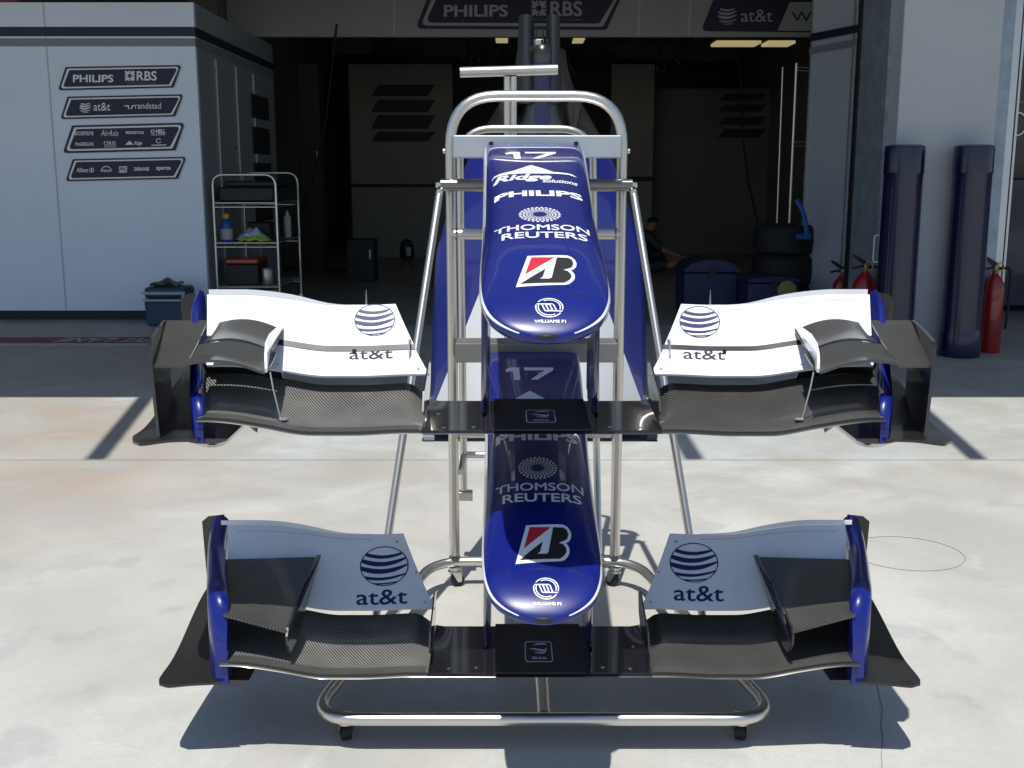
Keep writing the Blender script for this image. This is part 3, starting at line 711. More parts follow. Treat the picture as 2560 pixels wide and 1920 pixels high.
def nose_marks(par):
    W = 'decalwhite'
    def nm_(x, y): return (1276 + (x - 845) / 430 * 128, 380 + (y - 105) / 100 * 17.5)
    one = [(845,122),(895,105),(970,107),(972,205),(918,205),(910,136),(850,140)]; sev = [(1010,107),(1275,109),(1272,130),(1130,204),(1065,204),(1195,131),(1015,131)]
    decal('number', nose_shapes([poly([nm_(*q) for q in one]), poly([nm_(*q) for q in sev])]), nose_fn, M[W], par)
    ridge = [za(*p) for p in ((690,1238),(720,1216),(880,1206),(985,1176),(1060,1155),(1110,1170),(1180,1190),(1260,1218),(1430,1222),(1475,1240),(1400,1234),(1100,1234),(800,1232))]
    decal('emblem', nose_shapes([poly(ridge)]), nose_fn, M[W], par)
    x0, y0 = za(700, 1238); x1, y1 = za(1240, 1305)
    decal('lettering', [nose_text('Ridge', x0, y0, x1, y1, bold=0.035, shear=0.25)], nose_fn, M[W], par)
    x0, y0 = za(1148, 1284); x1, y1 = za(1475, 1316)
    decal('lettering', [nose_text('solutions', x0, y0, x1, y1, bold=0.02, shear=0.25)], nose_fn, M[W], par)
    x0, y0 = za(700, 1388); x1, y1 = za(1510, 1440)
    decal('lettering', [nose_text('PHILIPS', x0, y0, x1, y1, bold=0.04)], nose_fn, M[W], par)
    # ring of dots
    cx, cy = nose_xy(zb_(1100, 133)[0], zb_(1100, 133)[1], 1352); rx = nose_xy(zb_(1295, 133)[0], zb_(0, 133)[1], 1352)[0] - cx
    ry = abs(s_at(zb_(0, 65)[1]) - s_at(zb_(0, 201)[1])) / 2; sh = []
    for r, n, d in ((1.0, 26, .075), (.82, 26, .066), (.66, 26, .055), (.52, 26, .043), (.40, 26, .032)):
        for k in range(n):
            t = 2 * math.pi * (k + (0.5 if int(r * 100) % 4 == 2 else 0)) / n; q = r * 0.93
            ux, uy = cx + rx * q * math.cos(t), cy + ry * q * math.sin(t)
            sh.append(poly([(ux + rx * d * math.cos(j * math.pi / 4), uy + ry * d * math.sin(j * math.pi / 4)) for j in range(8)]))
    decal('emblem', sh, nose_fn, M[W], par, cuts=(1, 1))
    x0, y0 = zb_(672, 226); x1, y1 = zb_(1548, 281)
    decal('lettering', [nose_text('THOMSON', x0, y0, x1, y1, bold=0.018)], nose_fn, M[W], par)
    x0, y0 = zb_(735, 292); x1, y1 = zb_(1525, 352)
    decal('lettering', [nose_text('REUTERS', x0, y0, x1, y1, bold=0.018)], nose_fn, M[W], par)
    # winged B emblem
    def bm_(x, y): return zb_(840 + (x - 897) / 523 * 570, 512 + (y - 82) / 353 * 291)
    def cv(pts):
        out = []
        for k in range(len(pts)):
            out.append(bm_(*pts[k]))
        return out
    outer = [(897,435),(1008,88),(1300,80),(1345,84),(1385,100),(1410,130),(1421,165),(1412,207),(1390,232),(1365,245),(1388,262),(1400,290),(1398,335),(1380,372),(1350,395),(1310,412)]
    redt = [(1040,108),(1235,108),(980,290)]
    blk = [(1255,108),(1310,105),(1350,110),(1380,132),(1393,165),(1382,203),(1355,225),(1300,240),(1340,256),(1365,280),(1372,310),(1360,350),(1338,372),(1305,383),(935,402),(1155,234),(1128,320),(1100,348),(1180,350),(1203,336)]
    decal('emblem', nose_shapes([poly(cv(outer), 0, 0), poly(cv(redt), 1, 1), poly(cv(blk), 2, 1)]), nose_fn, [M[W], M['red'], M['black']], par, cuts=(12, 8))
    # circled emblem and team name
    c0 = nose_xy(*zb_(1140, 992), 1352); rx = 0.0268; ry = abs(s_at(zb_(0, 903)[1]) - s_at(zb_(0, 1083)[1])) / 2
    E = [ring(c0[0], c0[1], rx, ry, 0.09, 35, 195, 26), ring(c0[0], c0[1], rx, ry, 0.09, 215, 375, 26), ring(c0[0], c0[1], rx * .82, ry * .82, 0.10, 60, 200, 22), ring(c0[0], c0[1], rx * .82, ry * .82, 0.10, 240, 375, 22)]
    def L_(xa, ya, xb, yb, w_=0.055): return poly([(c0[0] + rx * (xa - w_), c0[1] + ry * ya), (c0[0] + rx * (xa + w_), c0[1] + ry * ya), (c0[0] + rx * (xb + w_), c0[1] + ry * yb), (c0[0] + rx * (xb - w_), c0[1] + ry * yb)])
    for k in range(4): E.append(L_(-.52 + .27 * k, -.30, -.30 + .27 * k, .36))
    for xa, xb, y_ in ((-.9, .25, -.34), (-.3, .15, .38), (.2, .92, .38), (-.2, .0, -.30), (.05, .27, .34)):
        E.append(poly([(c0[0] + rx * xa, c0[1] + ry * (y_ - .05)), (c0[0] + rx * xb, c0[1] + ry * (y_ - .05)), (c0[0] + rx * xb, c0[1] + ry * (y_ + .05)), (c0[0] + rx * xa, c0[1] + ry * (y_ + .05))]))
    decal('emblem', E, nose_fn, M[W], par, cuts=(4, 4))
    x0, y0 = zb_(1000, 1102); x1, y1 = zb_(1290, 1138)
    decal('lettering', [nose_text('WILLIAMS F1', x0, y0, x1, y1, bold=0.035)], nose_fn, M[W], par)
def nose_seam(par):
    ln = [(700,892),(745,868),(800,852),(900,844),(1100,840),(1300,845),(1450,860),(1510,878),(1550,902)]
    q = [zb_(*p) for p in ln]; up_ = [(x, y - 0.55) for x, y in q]; dn_ = [(x, y + 0.55) for x, y in q]
    shp = (up_ + dn_, [[k, k + 1, len(q) + k + 1, len(q) + k] for k in range(len(q) - 1)], 0, 0)
    decal('joint_line', nose_shapes([shp]), nose_fn, M['navy'], par, cuts=(14, 2), off=0.0006)
def seg_arc(pts, r=0.5, n=5):
    """round the corners of a 2D/3D polyline"""
    pts = [Vector(p) for p in pts]; out = [pts[0]]
    for a_, b_, c_ in zip(pts, pts[1:], pts[2:]):
        l1, l2 = (a_ - b_).length, (c_ - b_).length; d = min(r, l1 * .48, l2 * .48)
        p0, p1 = b_ + (a_ - b_) * d / l1, b_ + (c_ - b_) * d / l2
        for k in range(n + 1):
            s = k / n; out.append(p0 * (1-s)**2 + b_ * 2*s*(1-s) + p1 * s*s)
    out.append(pts[-1]); return out
def build_assembly(upper):
    t = empty('nose_wing', B0, None, None)
    # nose shell: blue top, white edge band, blue below
    rings = []
    for Y, zt, zb, hw in FINE:
        right = [Vector((hw * a_, Y, zb + (zt - zb) * b_)) for a_, b_ in sec_at(Y)]
        left = [Vector((-v.x, v.y, v.z)) for v in reversed(right[1:-1])]
        rings.append(right + left)
    n = len(rings[0]); ns = len(SEC_B)
    def mi(i, k):
        kk = k if k < ns - 1 else n - 1 - k
        if kk >= 13 and i < 45: return 2
        if (8 if i > 18 else 7) <= kk <= (10 if i < 36 else 9) and i < 56: return 1
        return 0
    nose = obj('nose_cone', MB().loft(rings, mi=mi), [M['blue'], M['white'], M['black']], t, angle=60)
    obj('tip_hole', MB().lathe([(0.001, -.004), (.6, -.003), (.9, -.001), (1.0, .004)], (0, 0, 0), n=24, axis='Y'), M['black'], nose)
    th = nose.children[-1] if nose.children else None
    hole = [o for o in nose.children if o.name.startswith('tip_hole')][0]
    for v in hole.data.vertices:
        w_ = v.co + B0
        v.co = Vector((w_.x * 0.029, 2.021 + w_.y * 1.0 + 0.0085 * w_.x * w_.x, 1.0765 + w_.z * 0.0062)) - B0
    nose_marks(nose); nose_seam(nose)
    for sx in (-1, 1): obj('fixing_bolt', MB().lathe([(0.007, -.004), (0.007, .004), (.004, .005)], (sx * 0.128, 3.385, 1.467), n=12), M['black'], nose)
    # pylons
    for sx in (-1, 1):
        rg = []
        for k in range(7):
            s = k / 6; z = 0.835 + (1.10 - 0.835) * s; yc = 2.640 - 0.06 * s; ch = 0.175; x = sx * (0.1295 - 0.004 * s)
            rg.append([Vector((x + 0.0105 * math.sin(a_) * (1 if math.cos(a_) < 0.2 else 0.5), yc - ch * math.cos(a_ + math.pi) * -1 * -1, z)) for a_ in [2 * math.pi * j / 16 for j in range(16)]])
        obj('pylon', MB().loft(rg), M['blue'], t)
    # main plane
    xs_c = [-0.262 + 0.524 * k / 24 for k in range(25)]
    obj('centre_section', MB().loft(airfoil(xs_c, mp_top, 0.020), closed=True), M['gloss'], t, angle=50)
    # matt black centre cover with maker's mark
    def cc(u, v):
        p = mp_top(-0.108 + 0.216 * u, v * 1.03); return p + Vector((0, 0, 0.003))
    cov = obj('centre_cover', MB().slab(cc, 12, 8, 0.0025), M['black'], t)
    def ccf(a_, b_): return (cc(a_, b_), (0, -0.1, 1))
    sq = [ring(0.5, 0.38, 0.155, 0.20, 0.0)]
    def rrect(x0, y0, x1, y1, r, w_):
        o, i_ = [], []
        for cx_, cy_, a0 in ((x1 - r, y1 - r * 1.6, 0), (x0 + r, y1 - r * 1.6, 90), (x0 + r, y0 + r * 1.6, 180), (x1 - r, y0 + r * 1.6, 270)):
            for j in range(5):
                an = math.radians(a0 + 22.5 * j); o.append((cx_ + r * math.cos(an), cy_ + 1.6 * r * math.sin(an))); i_.append((cx_ + (r - w_) * math.cos(an), cy_ + 1.6 * (r - w_) * math.sin(an)))
        nn = len(o); return (o + i_, [[k, (k + 1) % nn, nn + (k + 1) % nn, nn + k] for k in range(nn)], 0, 0)
    def stroke(pts, w_): 
        vs, fs = [], []
        for k, (x, y, q) in enumerate(pts):
            vs += [(x, y + q * w_), (x, y - q * w_)]
            if k: fs.append([2*k-2, 2*k-1, 2*k+1, 2*k])
        return (vs, fs, 0, 0)
    marks = [rrect(0.345, 0.20, 0.655, 0.62, 0.035, 0.010), tshape('SENNA', 0.42, 0.255, 0.59, 0.305, 0.02),
             stroke([(0.44, 0.53, .3), (0.46, 0.555, .6), (0.52, 0.57, 1), (0.58, 0.565, .8), (0.60, 0.56, .2)], 0.016), stroke([(0.40, 0.47, .2), (0.46, 0.462, .8), (0.52, 0.44, 1), (0.57, 0.43, 1), (0.59, 0.47, 1.4), (0.585, 0.49, .3)], 0.02),
             stroke([(0.45, 0.40, .3), (0.50, 0.385, 1), (0.56, 0.385, 1), (0.585, 0.41, .4)], 0.014)]
    decal('emblem', marks, ccf, M['decalwhite'], cov, cuts=(6, 4))
    for sx in (-1, 1):
        xs = [sx * (0.263 + (0.748 - 0.263) * k / 30) for k in range(31)]
        cb_ = 'carbon' if sx < 0 else 'carbonm'  # same twill both sides; brighter left stripes paint in its stronger sun sheen
        mp = obj('main_plane', MB().loft(airfoil(xs, lambda x, u: mp_top(x, u) + Vector((sx * max(0, (abs(x) - .6) / .148) * .044 * u, 0, 0)), 0.020), mi=lambda i, k: 1 if 9 <= k <= 21 else 0), [M[cb_], M['carbon3']], t, angle=50)
        # leading-edge strip of crossed weave
        def les(u, v): return mp_top(sx * (0.268 + 0.475 * u), 0.022 + 0.13 * v) + Vector((0, 0, 0.0016))
        obj('edge_strip', MB().slab(les, 30, 3, 0.0012), M['carbonr'], mp)
        for (x_, u_) in ((0.215, 0.10), (0.235, 0.55), (0.150, 0.12)):
            q = mp_top(sx * x_, u_); obj('fastener', MB().lathe([(0.0045, -.001), (0.0045, .0012), (0.003, .0018)], q, n=10), M['zinc'], t)
        # inner fence between main plane and flap
        fp = [(2.40, .845), (2.37, .86), (2.40, .90), (2.50, .925), (2.56, .945), (2.60, .93), (2.585, .885), (2.55, .86)]
        obj('inner_fence', MB().prism([Vector((sx * 0.2595, y, z)) for y, z in fp], (sx * 0.004, 0, 0)), M['gloss'], t, smooth=False)
        # flaps
        def flap(nm, v0, v1, lift, m, thick=0.006, gurney=False):
            def f(u, v):
                vv = v0 + (v1 - v0) * v; Y = flap_pt(0, vv).y
                return flap_pt(sx * (FIN(vv) + (END(Y) - 0.012 - FIN(vv)) * u), vv, lift if not callable(lift) else lift(v))
            return obj(nm, MB().slab(f, 26, 6, thick, mi=(0, 1)), [m, M['gloss']], t)
        if upper:
            f1 = flap('front_flap', 0.0, 0.39, 0.0, M['white'])
            f2 = flap('rear_flap', 0.44, 1.0, 0.004, M['white'])
            obj('flap_lip', MB().slab(lambda u, v: flap_pt(sx * (FIN(.4) + 0.42 * u), 0.395 + 0.043 * v, 0.0035 - 0.006 * (1 - v)), 20, 2, 0.004), M['carbon3'], f2)
            dec = ((937, 805, 51, 40, 873, 873, 982, 899), (1749, 810, 51, 40, 1708, 875, 1813, 900))[0 if sx < 0 else 1]
            off = (0, 0)
            decal('emblem', flap_shapes(flip(globe(dec[0], dec[1], dec[2], dec[3]), dec[1]), off), flap_fn(sx, 0.004), M['decalblue'], f2, cuts=(6, 6))
            decal('lettering', flap_shapes([tp('at&t', dec[4], dec[5], dec[6], dec[7], bold=0.004)], off), flap_fn(sx), M['navy'], f1, cuts=(4, 3))
            gp = lambda u, v: flap_pt(sx * (FIN(.98) + 0.10 + 0.36 * u), 0.985, 0.006 + 0.013 * v * (sm(0, .5, u))) + Vector((0, 0.004, 0))
            obj('gurney', MB().slab(gp, 16, 2, 0.003), M['white'], f2)
            b_ = flap_pt(sx * 0.425, 1.0); 
            obj('sensor_spike', MB().tube([b_ + Vector((0, 0.01, -0.01)), b_ + Vector((0, 0.012, 0.040))], [0.0035, 0.0006], n=8), M['zinc'], f2)
            q = flap_pt(sx * (FIN(.4) + 0.012), .4)
            obj('slot_tab', MB().box((q.x - 0.0015, q.y - 0.03, q.z - 0.014), (q.x + 0.0015, q.y + 0.012, q.z + 0.022)), M['alu'], f1, smooth=False)
            q = flap_pt(sx * 0.44, .4); obj('slot_tab', MB().box((q.x - 0.004, q.y - 0.012, q.z - 0.004), (q.x + 0.004, q.y - 0.004, q.z + 0.004)), M['black'], f1, smooth=False)
        else:
            f1 = flap('flap', 0.0, 1.0, 0.0, M['white'])
            off = (0.075, -0.607)
            dec = ((960, 1414, 61, 51, 890, 1474, 1018, 1513), (1736, 1405, 61, 51, 1685, 1464, 1810, 1504))[0 if sx < 0 else 1]
            decal('emblem', flap_shapes(flip(globe(*dec[:4]), dec[1]), off), flap_fn(sx), M['decalblue'], f1, cuts=(6, 6))
            decal('lettering', flap_shapes([tp('at&t', dec[4], dec[5], dec[6], dec[7], bold=0.008)], off), flap_fn(sx), M['decalblue'], f1, cuts=(4, 3))
            obj('gurney', MB().slab(lambda u, v: flap_pt(sx * (FIN(1) + 0.08 + 0.40 * u), 0.985, 0.003 + 0.012 * v * sm(0, .6, u)) + Vector((0, 0.003, 0)), 16, 2, 0.003), M['white'], f1)
        def vane(u, v):
            x = 0.605 + (0.786 - 0.605) * u; p0 = mp_top(x, 0.985) + Vector((0, 0, 0.001)); p1 = flap_pt(x, 0.06) - Vector((0, 0, 0.004)); p = p0.lerp(p1, v)
            return Vector((sx * p.x, p.y, p.z))
        obj('slot_vane', MB().slab(vane, 8, 3, 0.003), M['gloss'], t)
        top_flap = f2 if upper else f1; lf = 0.004 if upper else 0.0
        xs_l = [0.43 + (0.79 - 0.43) * k / 24 for k in range(25)]
        up_l = [(sx * x, 0.935 + 0.012 * math.sin((x - 0.43) * 14)) for x in xs_l]; dn_l = [(x, v - 0.007) for x, v in up_l]
        decal('joint_line', [(up_l + dn_l, [[k, k + 1, 25 + k + 1, 25 + k] for k in range(24)], 0, 0)], flap_fn(sx, lf), M['wallgrey'], top_flap, cuts=(6, 1), off=0.0007)
        for x_, v_ in ((0.355, 0.9), (0.30, 0.50), (0.272, 0.08), (0.60, 0.08)):
            fl = top_flap if (not upper or v_ > 0.42) else f1; q, n_ = flap_fn(sx, lf if fl is top_flap else 0)(sx * (x_ + 0.012), v_)
            obj('screw', MB().tube([q - n_ * 0.001, q + n_ * 0.0009], 0.0034, n=10), M['zinc'], fl)
        # endplate: curved blue plate
        prof = [(2.335, .845), (2.345, .875), (2.375, .897), (2.42, .905), (2.52, .955), (2.62, 1.02), (2.70, 1.07), (2.80, 1.086)] if upper else [(2.335, .90), (2.345, .96), (2.37, 1.0), (2.42, 1.022), (2.52, 1.03), (2.62, 1.04), (2.72, 1.06), (2.80, 1.078)]
        rg = []
        for k in range(25):
            Y = 2.335 + 0.465 * k / 24; zt = interp(prof, Y); zb = 0.797 + 0.06 * sm(2.5, 2.8, Y)
            x = END(Y) + 0.012 * math.sin(math.pi * k / 24); hw = (0.0165 if upper else 0.026) * (1 - (0.30 if upper else 0.10) * sm(2.36, 2.6, Y)) * min(1, 0.55 + k / 5); lean = 0.012
            ring_ = []
            for (a_, h_) in ((-1, 0), (-1, .5), (-1, .93), (-.6, .98), (0, 1), (.6, .98), (1, .93), (1, .5), (1, 0)):
                ring_.append(Vector((sx * (x + a_ * hw + lean * h_ * sm(2.45, 2.8, Y)), Y, zb + (zt - zb) * h_)))
            rg.append(ring_)
        ep = obj('endplate', MB().loft(rg), M['blue'], t, angle=50)
        rp = [(0.846, 2.795, .87), (0.905, 2.80, .895), (0.912, 2.80, 1.060), (0.895, 2.80, 1.074), (0.85, 2.797, 1.080)]
        obj('rear_panel', MB().prism([Vector((sx * x, y, z)) for x, y, z in rp], (0, 0.004, 0)), M['carbon3'], t, smooth=False)
        # footplate
        fz = lambda Y: 0.808 + 0.075 * sm(2.42, 2.80, Y)
        if upper: fp = [(0.715, 2.335), (0.80, 2.322), (0.865, 2.302), (0.888, 2.322), (0.905, 2.37), (0.904, 2.56), (0.900, 2.80), (0.85, 2.80)]
        else: fp = [(0.745, 2.325), (0.82, 2.316), (0.868, 2.314), (0.888, 2.320), (0.899, 2.340), (0.902, 2.38), (0.902, 2.60), (0.900, 2.80), (0.845, 2.80)]
        outer = [p for p in fp]
        def fpt(u, v):
            Y = 2.305 + 0.495 * v
            xo = interp(sorted([(y, x) for x, y in outer[2 if upper else 3:-1]]), Y) if Y > outer[2 if upper else 3][1] else interp(sorted([(y, x) for x, y in outer[:3 if upper else 4]][::-1]), Y)
            xi = END(Y) + 0.004; yf = interp([(x, y) for x, y in outer[:3 if upper else 4]], xi + (xo - xi) * u)
            Y2 = max(Y, yf); return Vector((sx * (xi + (xo - xi) * u), Y2, fz(Y2) - 0.004 * sm(0.5, 1, u)))
        obj('footplate', MB().slab(fpt, 14, 22, 0.006), M['carbon3'], t)
        obj('foot_tunnel', MB().loft([[Vector((sx * (0.735 + 0.05 * math.cos(a_)), y, 0.806 - r * max(0, math.sin(a_)))) for a_ in [math.pi * j / 10 for j in range(11)]] for y, r in ((2.34, .012), (2.37, .028), (2.5, .03), (2.75, .018))]), M['gloss'], t)
        b_ = mp_top(sx * 0.64, 0.12); obj('strake', MB().prism([b_ + Vector((0, 0, -0.018)), b_ + Vector((0, 0.10, -0.016)), b_ + Vector((0, 0.06, -0.045))], (sx * 0.003, 0, 0)), M['gloss'], t, smooth=False)
        if upper:
            # outer turning panel
            op = [(2.335, .805), (2.335, .93), (2.345, 1.01), (2.36, 1.018), (2.50, 1.024), (2.66, 1.026), (2.66, .93), (2.62, .83), (2.60, .812)]
            xo = lambda Y, z: 0.832 + 0.20 * (Y - 2.335) + 0.045 * (z - 0.8)
            mb = MB(); nn = len(op)
            vs = [Vector((sx * xo(y, z), y, z)) for y, z in op] + [Vector((sx * (xo(y, z) + 0.007), y, z)) for y, z in op]
            mb.add(vs, [tuple(range(nn))[::-1], tuple(range(nn, 2 * nn))] + [(k, (k+1) % nn, nn + (k+1) % nn, nn + k) for k in range(nn)])
            obj('outer_panel', mb, M['gloss'], t, smooth=False)
            # cascade: two curved elements, bridge plate, white end fence
            arch = lambda u: 0.011 * math.sin(math.pi * min(1, u * 1.05)) - 0.018 * u * u
            def casc(ya, za_, yb, zb2, xi, xo_):
                def f(u, v):   # u 0 outboard -> 1 inboard
                    xa = xo_ + (xi - xo_) * u
                    return Vector((sx * xa, ya + (yb - ya) * v + 0.0 * u, za_ + (zb2 - za_) * v + arch(u) - 0.006 * math.sin(math.pi * v)))
                return f
            ca = obj('upper_cascade', MB().slab(casc(2.475, 1.000, 2.615, 1.026, 0.612, 0.765), 16, 6, 0.005), M['carbon2'], t)
            cb2 = obj('lower_cascade', MB().slab(casc(2.345, .972, 2.47, .994, 0.600, 0.775), 16, 6, 0.006), M['carbon2'], t)
            def brd(u, v):
                Y = 2.345 + 0.30 * v; x0 = 0.775 - 0.0 * v; x1 = 0.845 + 0.055 * v
                return Vector((sx * (x1 + (0.772 + 0.03 * v - x1) * u), Y, 0.967 + 0.060 * v - 0.004 * math.sin(math.pi * v)))
            obj('bridge_plate', MB().slab(brd, 6, 8, 0.005), M['carbon2'], t)
            ef = [(2.335,.962),(2.338,.975),(2.36,.992),(2.42,1.006),(2.50,1.014),(2.58,1.018),(2.625,1.016),(2.63,1.006),(2.56,.995),(2.48,.982),(2.41,.966),(2.36,.954),(2.34,.953)]
            rgv = []
            for side in (0, 0.006):
                rgv.append([Vector((sx * (0.592 + side + 0.022 * ((y - 2.335) / 0.29) + 0.03 * math.sin(math.pi * (y - 2.335) / 0.29) * 0.4), y, z)) for y, z in ef])
            mb = MB(); nn = len(ef); mb.add(rgv[0] + rgv[1], [tuple(range(nn))[::-1], tuple(range(nn, 2 * nn))] + [(k, (k+1) % nn, nn + (k+1) % nn, nn + k) for k in range(nn)])
            obj('cascade_fence', mb, M['white'], t, smooth=False)
            g = mp_top(sx * 0.578, .22)
            obj('support_rod', MB().tube([Vector((sx * 0.592, 2.36, .95)), Vector((sx * 0.589, 2.37, .91)), g + Vector((0, 0, 0.004))], 0.0019, n=8).lathe([(0.010, 0.001), (0.011, 0.004), (0.004, 0.006)], g + Vector((sx * -0.006, 0, 0)), n=12), M['alu'], t)
        else:
            # one swept, curved winglet with a dark fence inboard
            def wl(u, v):
                xo_, xi = END(2.36 + 0.3 * v) - 0.014, 0.590 - 0.030 * v * v
                s = math.sin(math.pi / 2 * v)
                return Vector((sx * (xo_ + (xi - xo_) * u), 2.345 + 0.265 * v - 0.01 * u, 0.966 + 0.048 * (0.35 * v + 0.65 * v * v) - 0.038 * u * (1 - v) + 0.010 * u * v))
            obj('winglet', MB().slab(wl, 14, 10, 0.006), M['carbonm'], t)
            ef = [(2.333, .895), (2.33, .918), (2.345, .934), (2.42, .958), (2.50, .988), (2.605, 1.028), (2.622, 1.022), (2.59, .99), (2.53, .945), (2.46, .885), (2.40, .862), (2.36, .866)]
            mb = MB(); nn = len(ef)
            rgv = [[Vector((sx * (0.588 + side - 0.032 * ((y - 2.335) / 0.29) ** 2), y, z)) for y, z in ef] for side in (0, 0.005)]
            mb.add(rgv[0] + rgv[1], [tuple(range(nn))[::-1], tuple(range(nn, 2 * nn))] + [(k, (k+1) % nn, nn + (k+1) % nn, nn + k) for k in range(nn)])
            obj('winglet_fence', mb, M['gloss'], t, smooth=False)
    return t
up = build_assembly(True)
tag(up, 'upper blue nose cone with sunlit white front wing and dark outer winglets', 'nose cone', 'nose cones with wings on the stand')
lo = build_assembly(False)
tag(lo, 'lower blue nose cone with shaded front wing and tall blue endplates, below the other one', 'nose cone', 'nose cones with wings on the stand')
lo.location = B0 + Vector((0, 0.075, -0.606)); lo.rotation_euler = (-0.0327, 0, 0)

# ------------------------------------------------------------------ the steel stand
XC = 0.012; R = 0.0168
sd = empty('display_stand', (XC, 3.0, 0), 'stainless tube stand on castors carrying the two nose cones', 'stand')
def rtube(pts, rad, r=R, closed=False, n=16, k=9):
    pts = [Vector(p) for p in pts]
    if closed:
        out = []
        for i in range(len(pts)):
            a_, b_, c_ = pts[i - 1], pts[i], pts[(i + 1) % len(pts)]
            l1, l2 = (a_ - b_).length, (c_ - b_).length; p0, p1 = b_ + (a_ - b_) * rad / l1, b_ + (c_ - b_) * rad / l2
            for j in range(k + 1):
                s = j / k; out.append(p0 * (1-s)**2 + b_ * 2*s*(1-s) + p1 * s*s)
        return MB().tube(out, r, n=n, closed=True)
    return MB().tube(seg_arc(pts, rad, k), r, n=n)
UY, BZ = 3.55, 0.086; HX = 0.271
obj('hoop', rtube([(XC - HX, UY, BZ + 0.012), (XC - HX, UY, 1.616), (XC + HX, UY, 1.616), (XC + HX, UY, BZ + 0.012)], 0.15), M['steel'], sd)
obj('base_frame', rtube([(XC - 0.342, 3.555, BZ), (XC - 0.567, 2.45, BZ), (XC + 0.567, 2.45, BZ), (XC + 0.342, 3.555, BZ)], 0.13, r=0.0158, closed=True), M['steel'], sd)
obj('centre_rail', MB().tube([(XC, 2.465, BZ), (XC, 3.54, BZ)], 0.0165, n=14), M['steel'], sd)
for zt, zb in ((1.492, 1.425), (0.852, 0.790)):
    obj('cross_plate', MB().box((XC - HX + 0.015, 3.43, zb), (XC + HX - 0.015, 3.548, zt)), M['alu' if zt > 1 else 'shadedplate'], sd, smooth=False, bevel=0.003)  # lower plate takes the darker copy, its shade put into the colour
for z in (P(1340, 585, UY).z, P(1340, 1083, UY).z):
    obj('cross_bar', MB().tube([(XC - HX, UY, z), (XC + HX, UY, z)], R, n=14), M['steel'], sd)
    for sx in (-1, 1):
        x = XC + sx * (HX - R); obj('weld_bead', MB().tube([(x - sx * 0.004, UY, z), (x - sx * 0.001, UY, z), (x + sx * 0.002, UY, z)], [R + 0.0005, R + 0.0028, R + 0.001], n=14), M['darksteel'], sd)
for sx in (-1, 1): obj('weld_bead', MB().tube([(XC + sx * HX, UY, BZ + 0.012), (XC + sx * HX, UY, BZ + 0.019), (XC + sx * HX, UY, BZ + 0.025)], [R + 0.004, R + 0.0025, R + 0.0003], n=16), M['darksteel'], sd)
pz = P(1340, 463, 3.45).z
for sx in (-1, 1):
    pv = obj('pivot_tube', MB().tube([(XC + sx * 0.155, 3.512, pz), (XC + sx * 0.300, 3.512, pz)], 0.0195, n=18), M['darksteel'], sd)
    obj('pivot_collar', MB().tube([(XC + sx * 0.146, 3.512, pz), (XC + sx * 0.154, 3.512, pz)], 0.016, n=14), M['zinc'], pv)
    obj('bolt', MB().tube([(XC + sx * 0.301, 3.512, pz), (XC + sx * 0.316, 3.512, pz)], 0.008, n=6), M['zinc'], pv, smooth=False)
    obj('brace_lug', MB().box((XC + sx * 0.303 - 0.008, 3.49, pz - 0.03), (XC + sx * 0.303 + 0.008, 3.525, pz - 0.012)), M['zinc'], sd, smooth=False)
    obj('side_brace', MB().tube([(XC + sx * 0.304, 3.505, pz - 0.02), (XC + sx * 0.468, 2.90, BZ + 0.008)], 0.0118, n=14), M['steel'], sd)
    obj('side_bolt', MB().tube([(XC + sx * (HX + 0.0165), UY, 1.448), (XC + sx * (HX + 0.024), UY, 1.448)], 0.008, n=8), M['zinc'], sd)
def caster(x, y, rz):
    c = obj('castor', MB().lathe([(0.022, 0.063), (0.022, 0.068), (0.016, 0.070), (0.016, 0.057), (0.023, 0.054), (0.023, 0.050)], (x, y, 0), n=18), M['zinc'], sd)
    d = Vector((math.cos(rz), math.sin(rz), 0)); n_ = Vector((-d.y, d.x, 0)); ax = Vector((x, y, 0.0205)) + d * 0.010
    f = MB()
    for s in (-1, 1):
        o = Vector((x, y, 0)) + n_ * 0.017 * s; e = n_ * 0.0025 * s
        q = [o + Vector((0, 0, 0.051)) - d * 0.016, o + Vector((0, 0, 0.051)) + d * 0.018, Vector((ax.x, ax.y, 0.018)) + n_ * 0.017 * s + d * 0.007, Vector((ax.x, ax.y, 0.018)) + n_ * 0.017 * s - d * 0.007]
        f.prism(q, e)
    obj('castor_fork', f, M['zinc'], c, smooth=False)
    wv = MB(); wv.tube([ax - n_ * 0.013, ax - n_ * 0.011, ax + n_ * 0.011, ax + n_ * 0.013], [0.017, 0.0205, 0.0205, 0.017], n=22)
    obj('castor_wheel', wv, M['rubber'], c)
for x, y, rz in ((XC - HX, 3.55, 0.5), (XC + HX, 3.55, 2.4), (XC - 0.485, 2.505, 1.9), (XC + 0.485, 2.505, 1.2)): caster(x, y, rz)
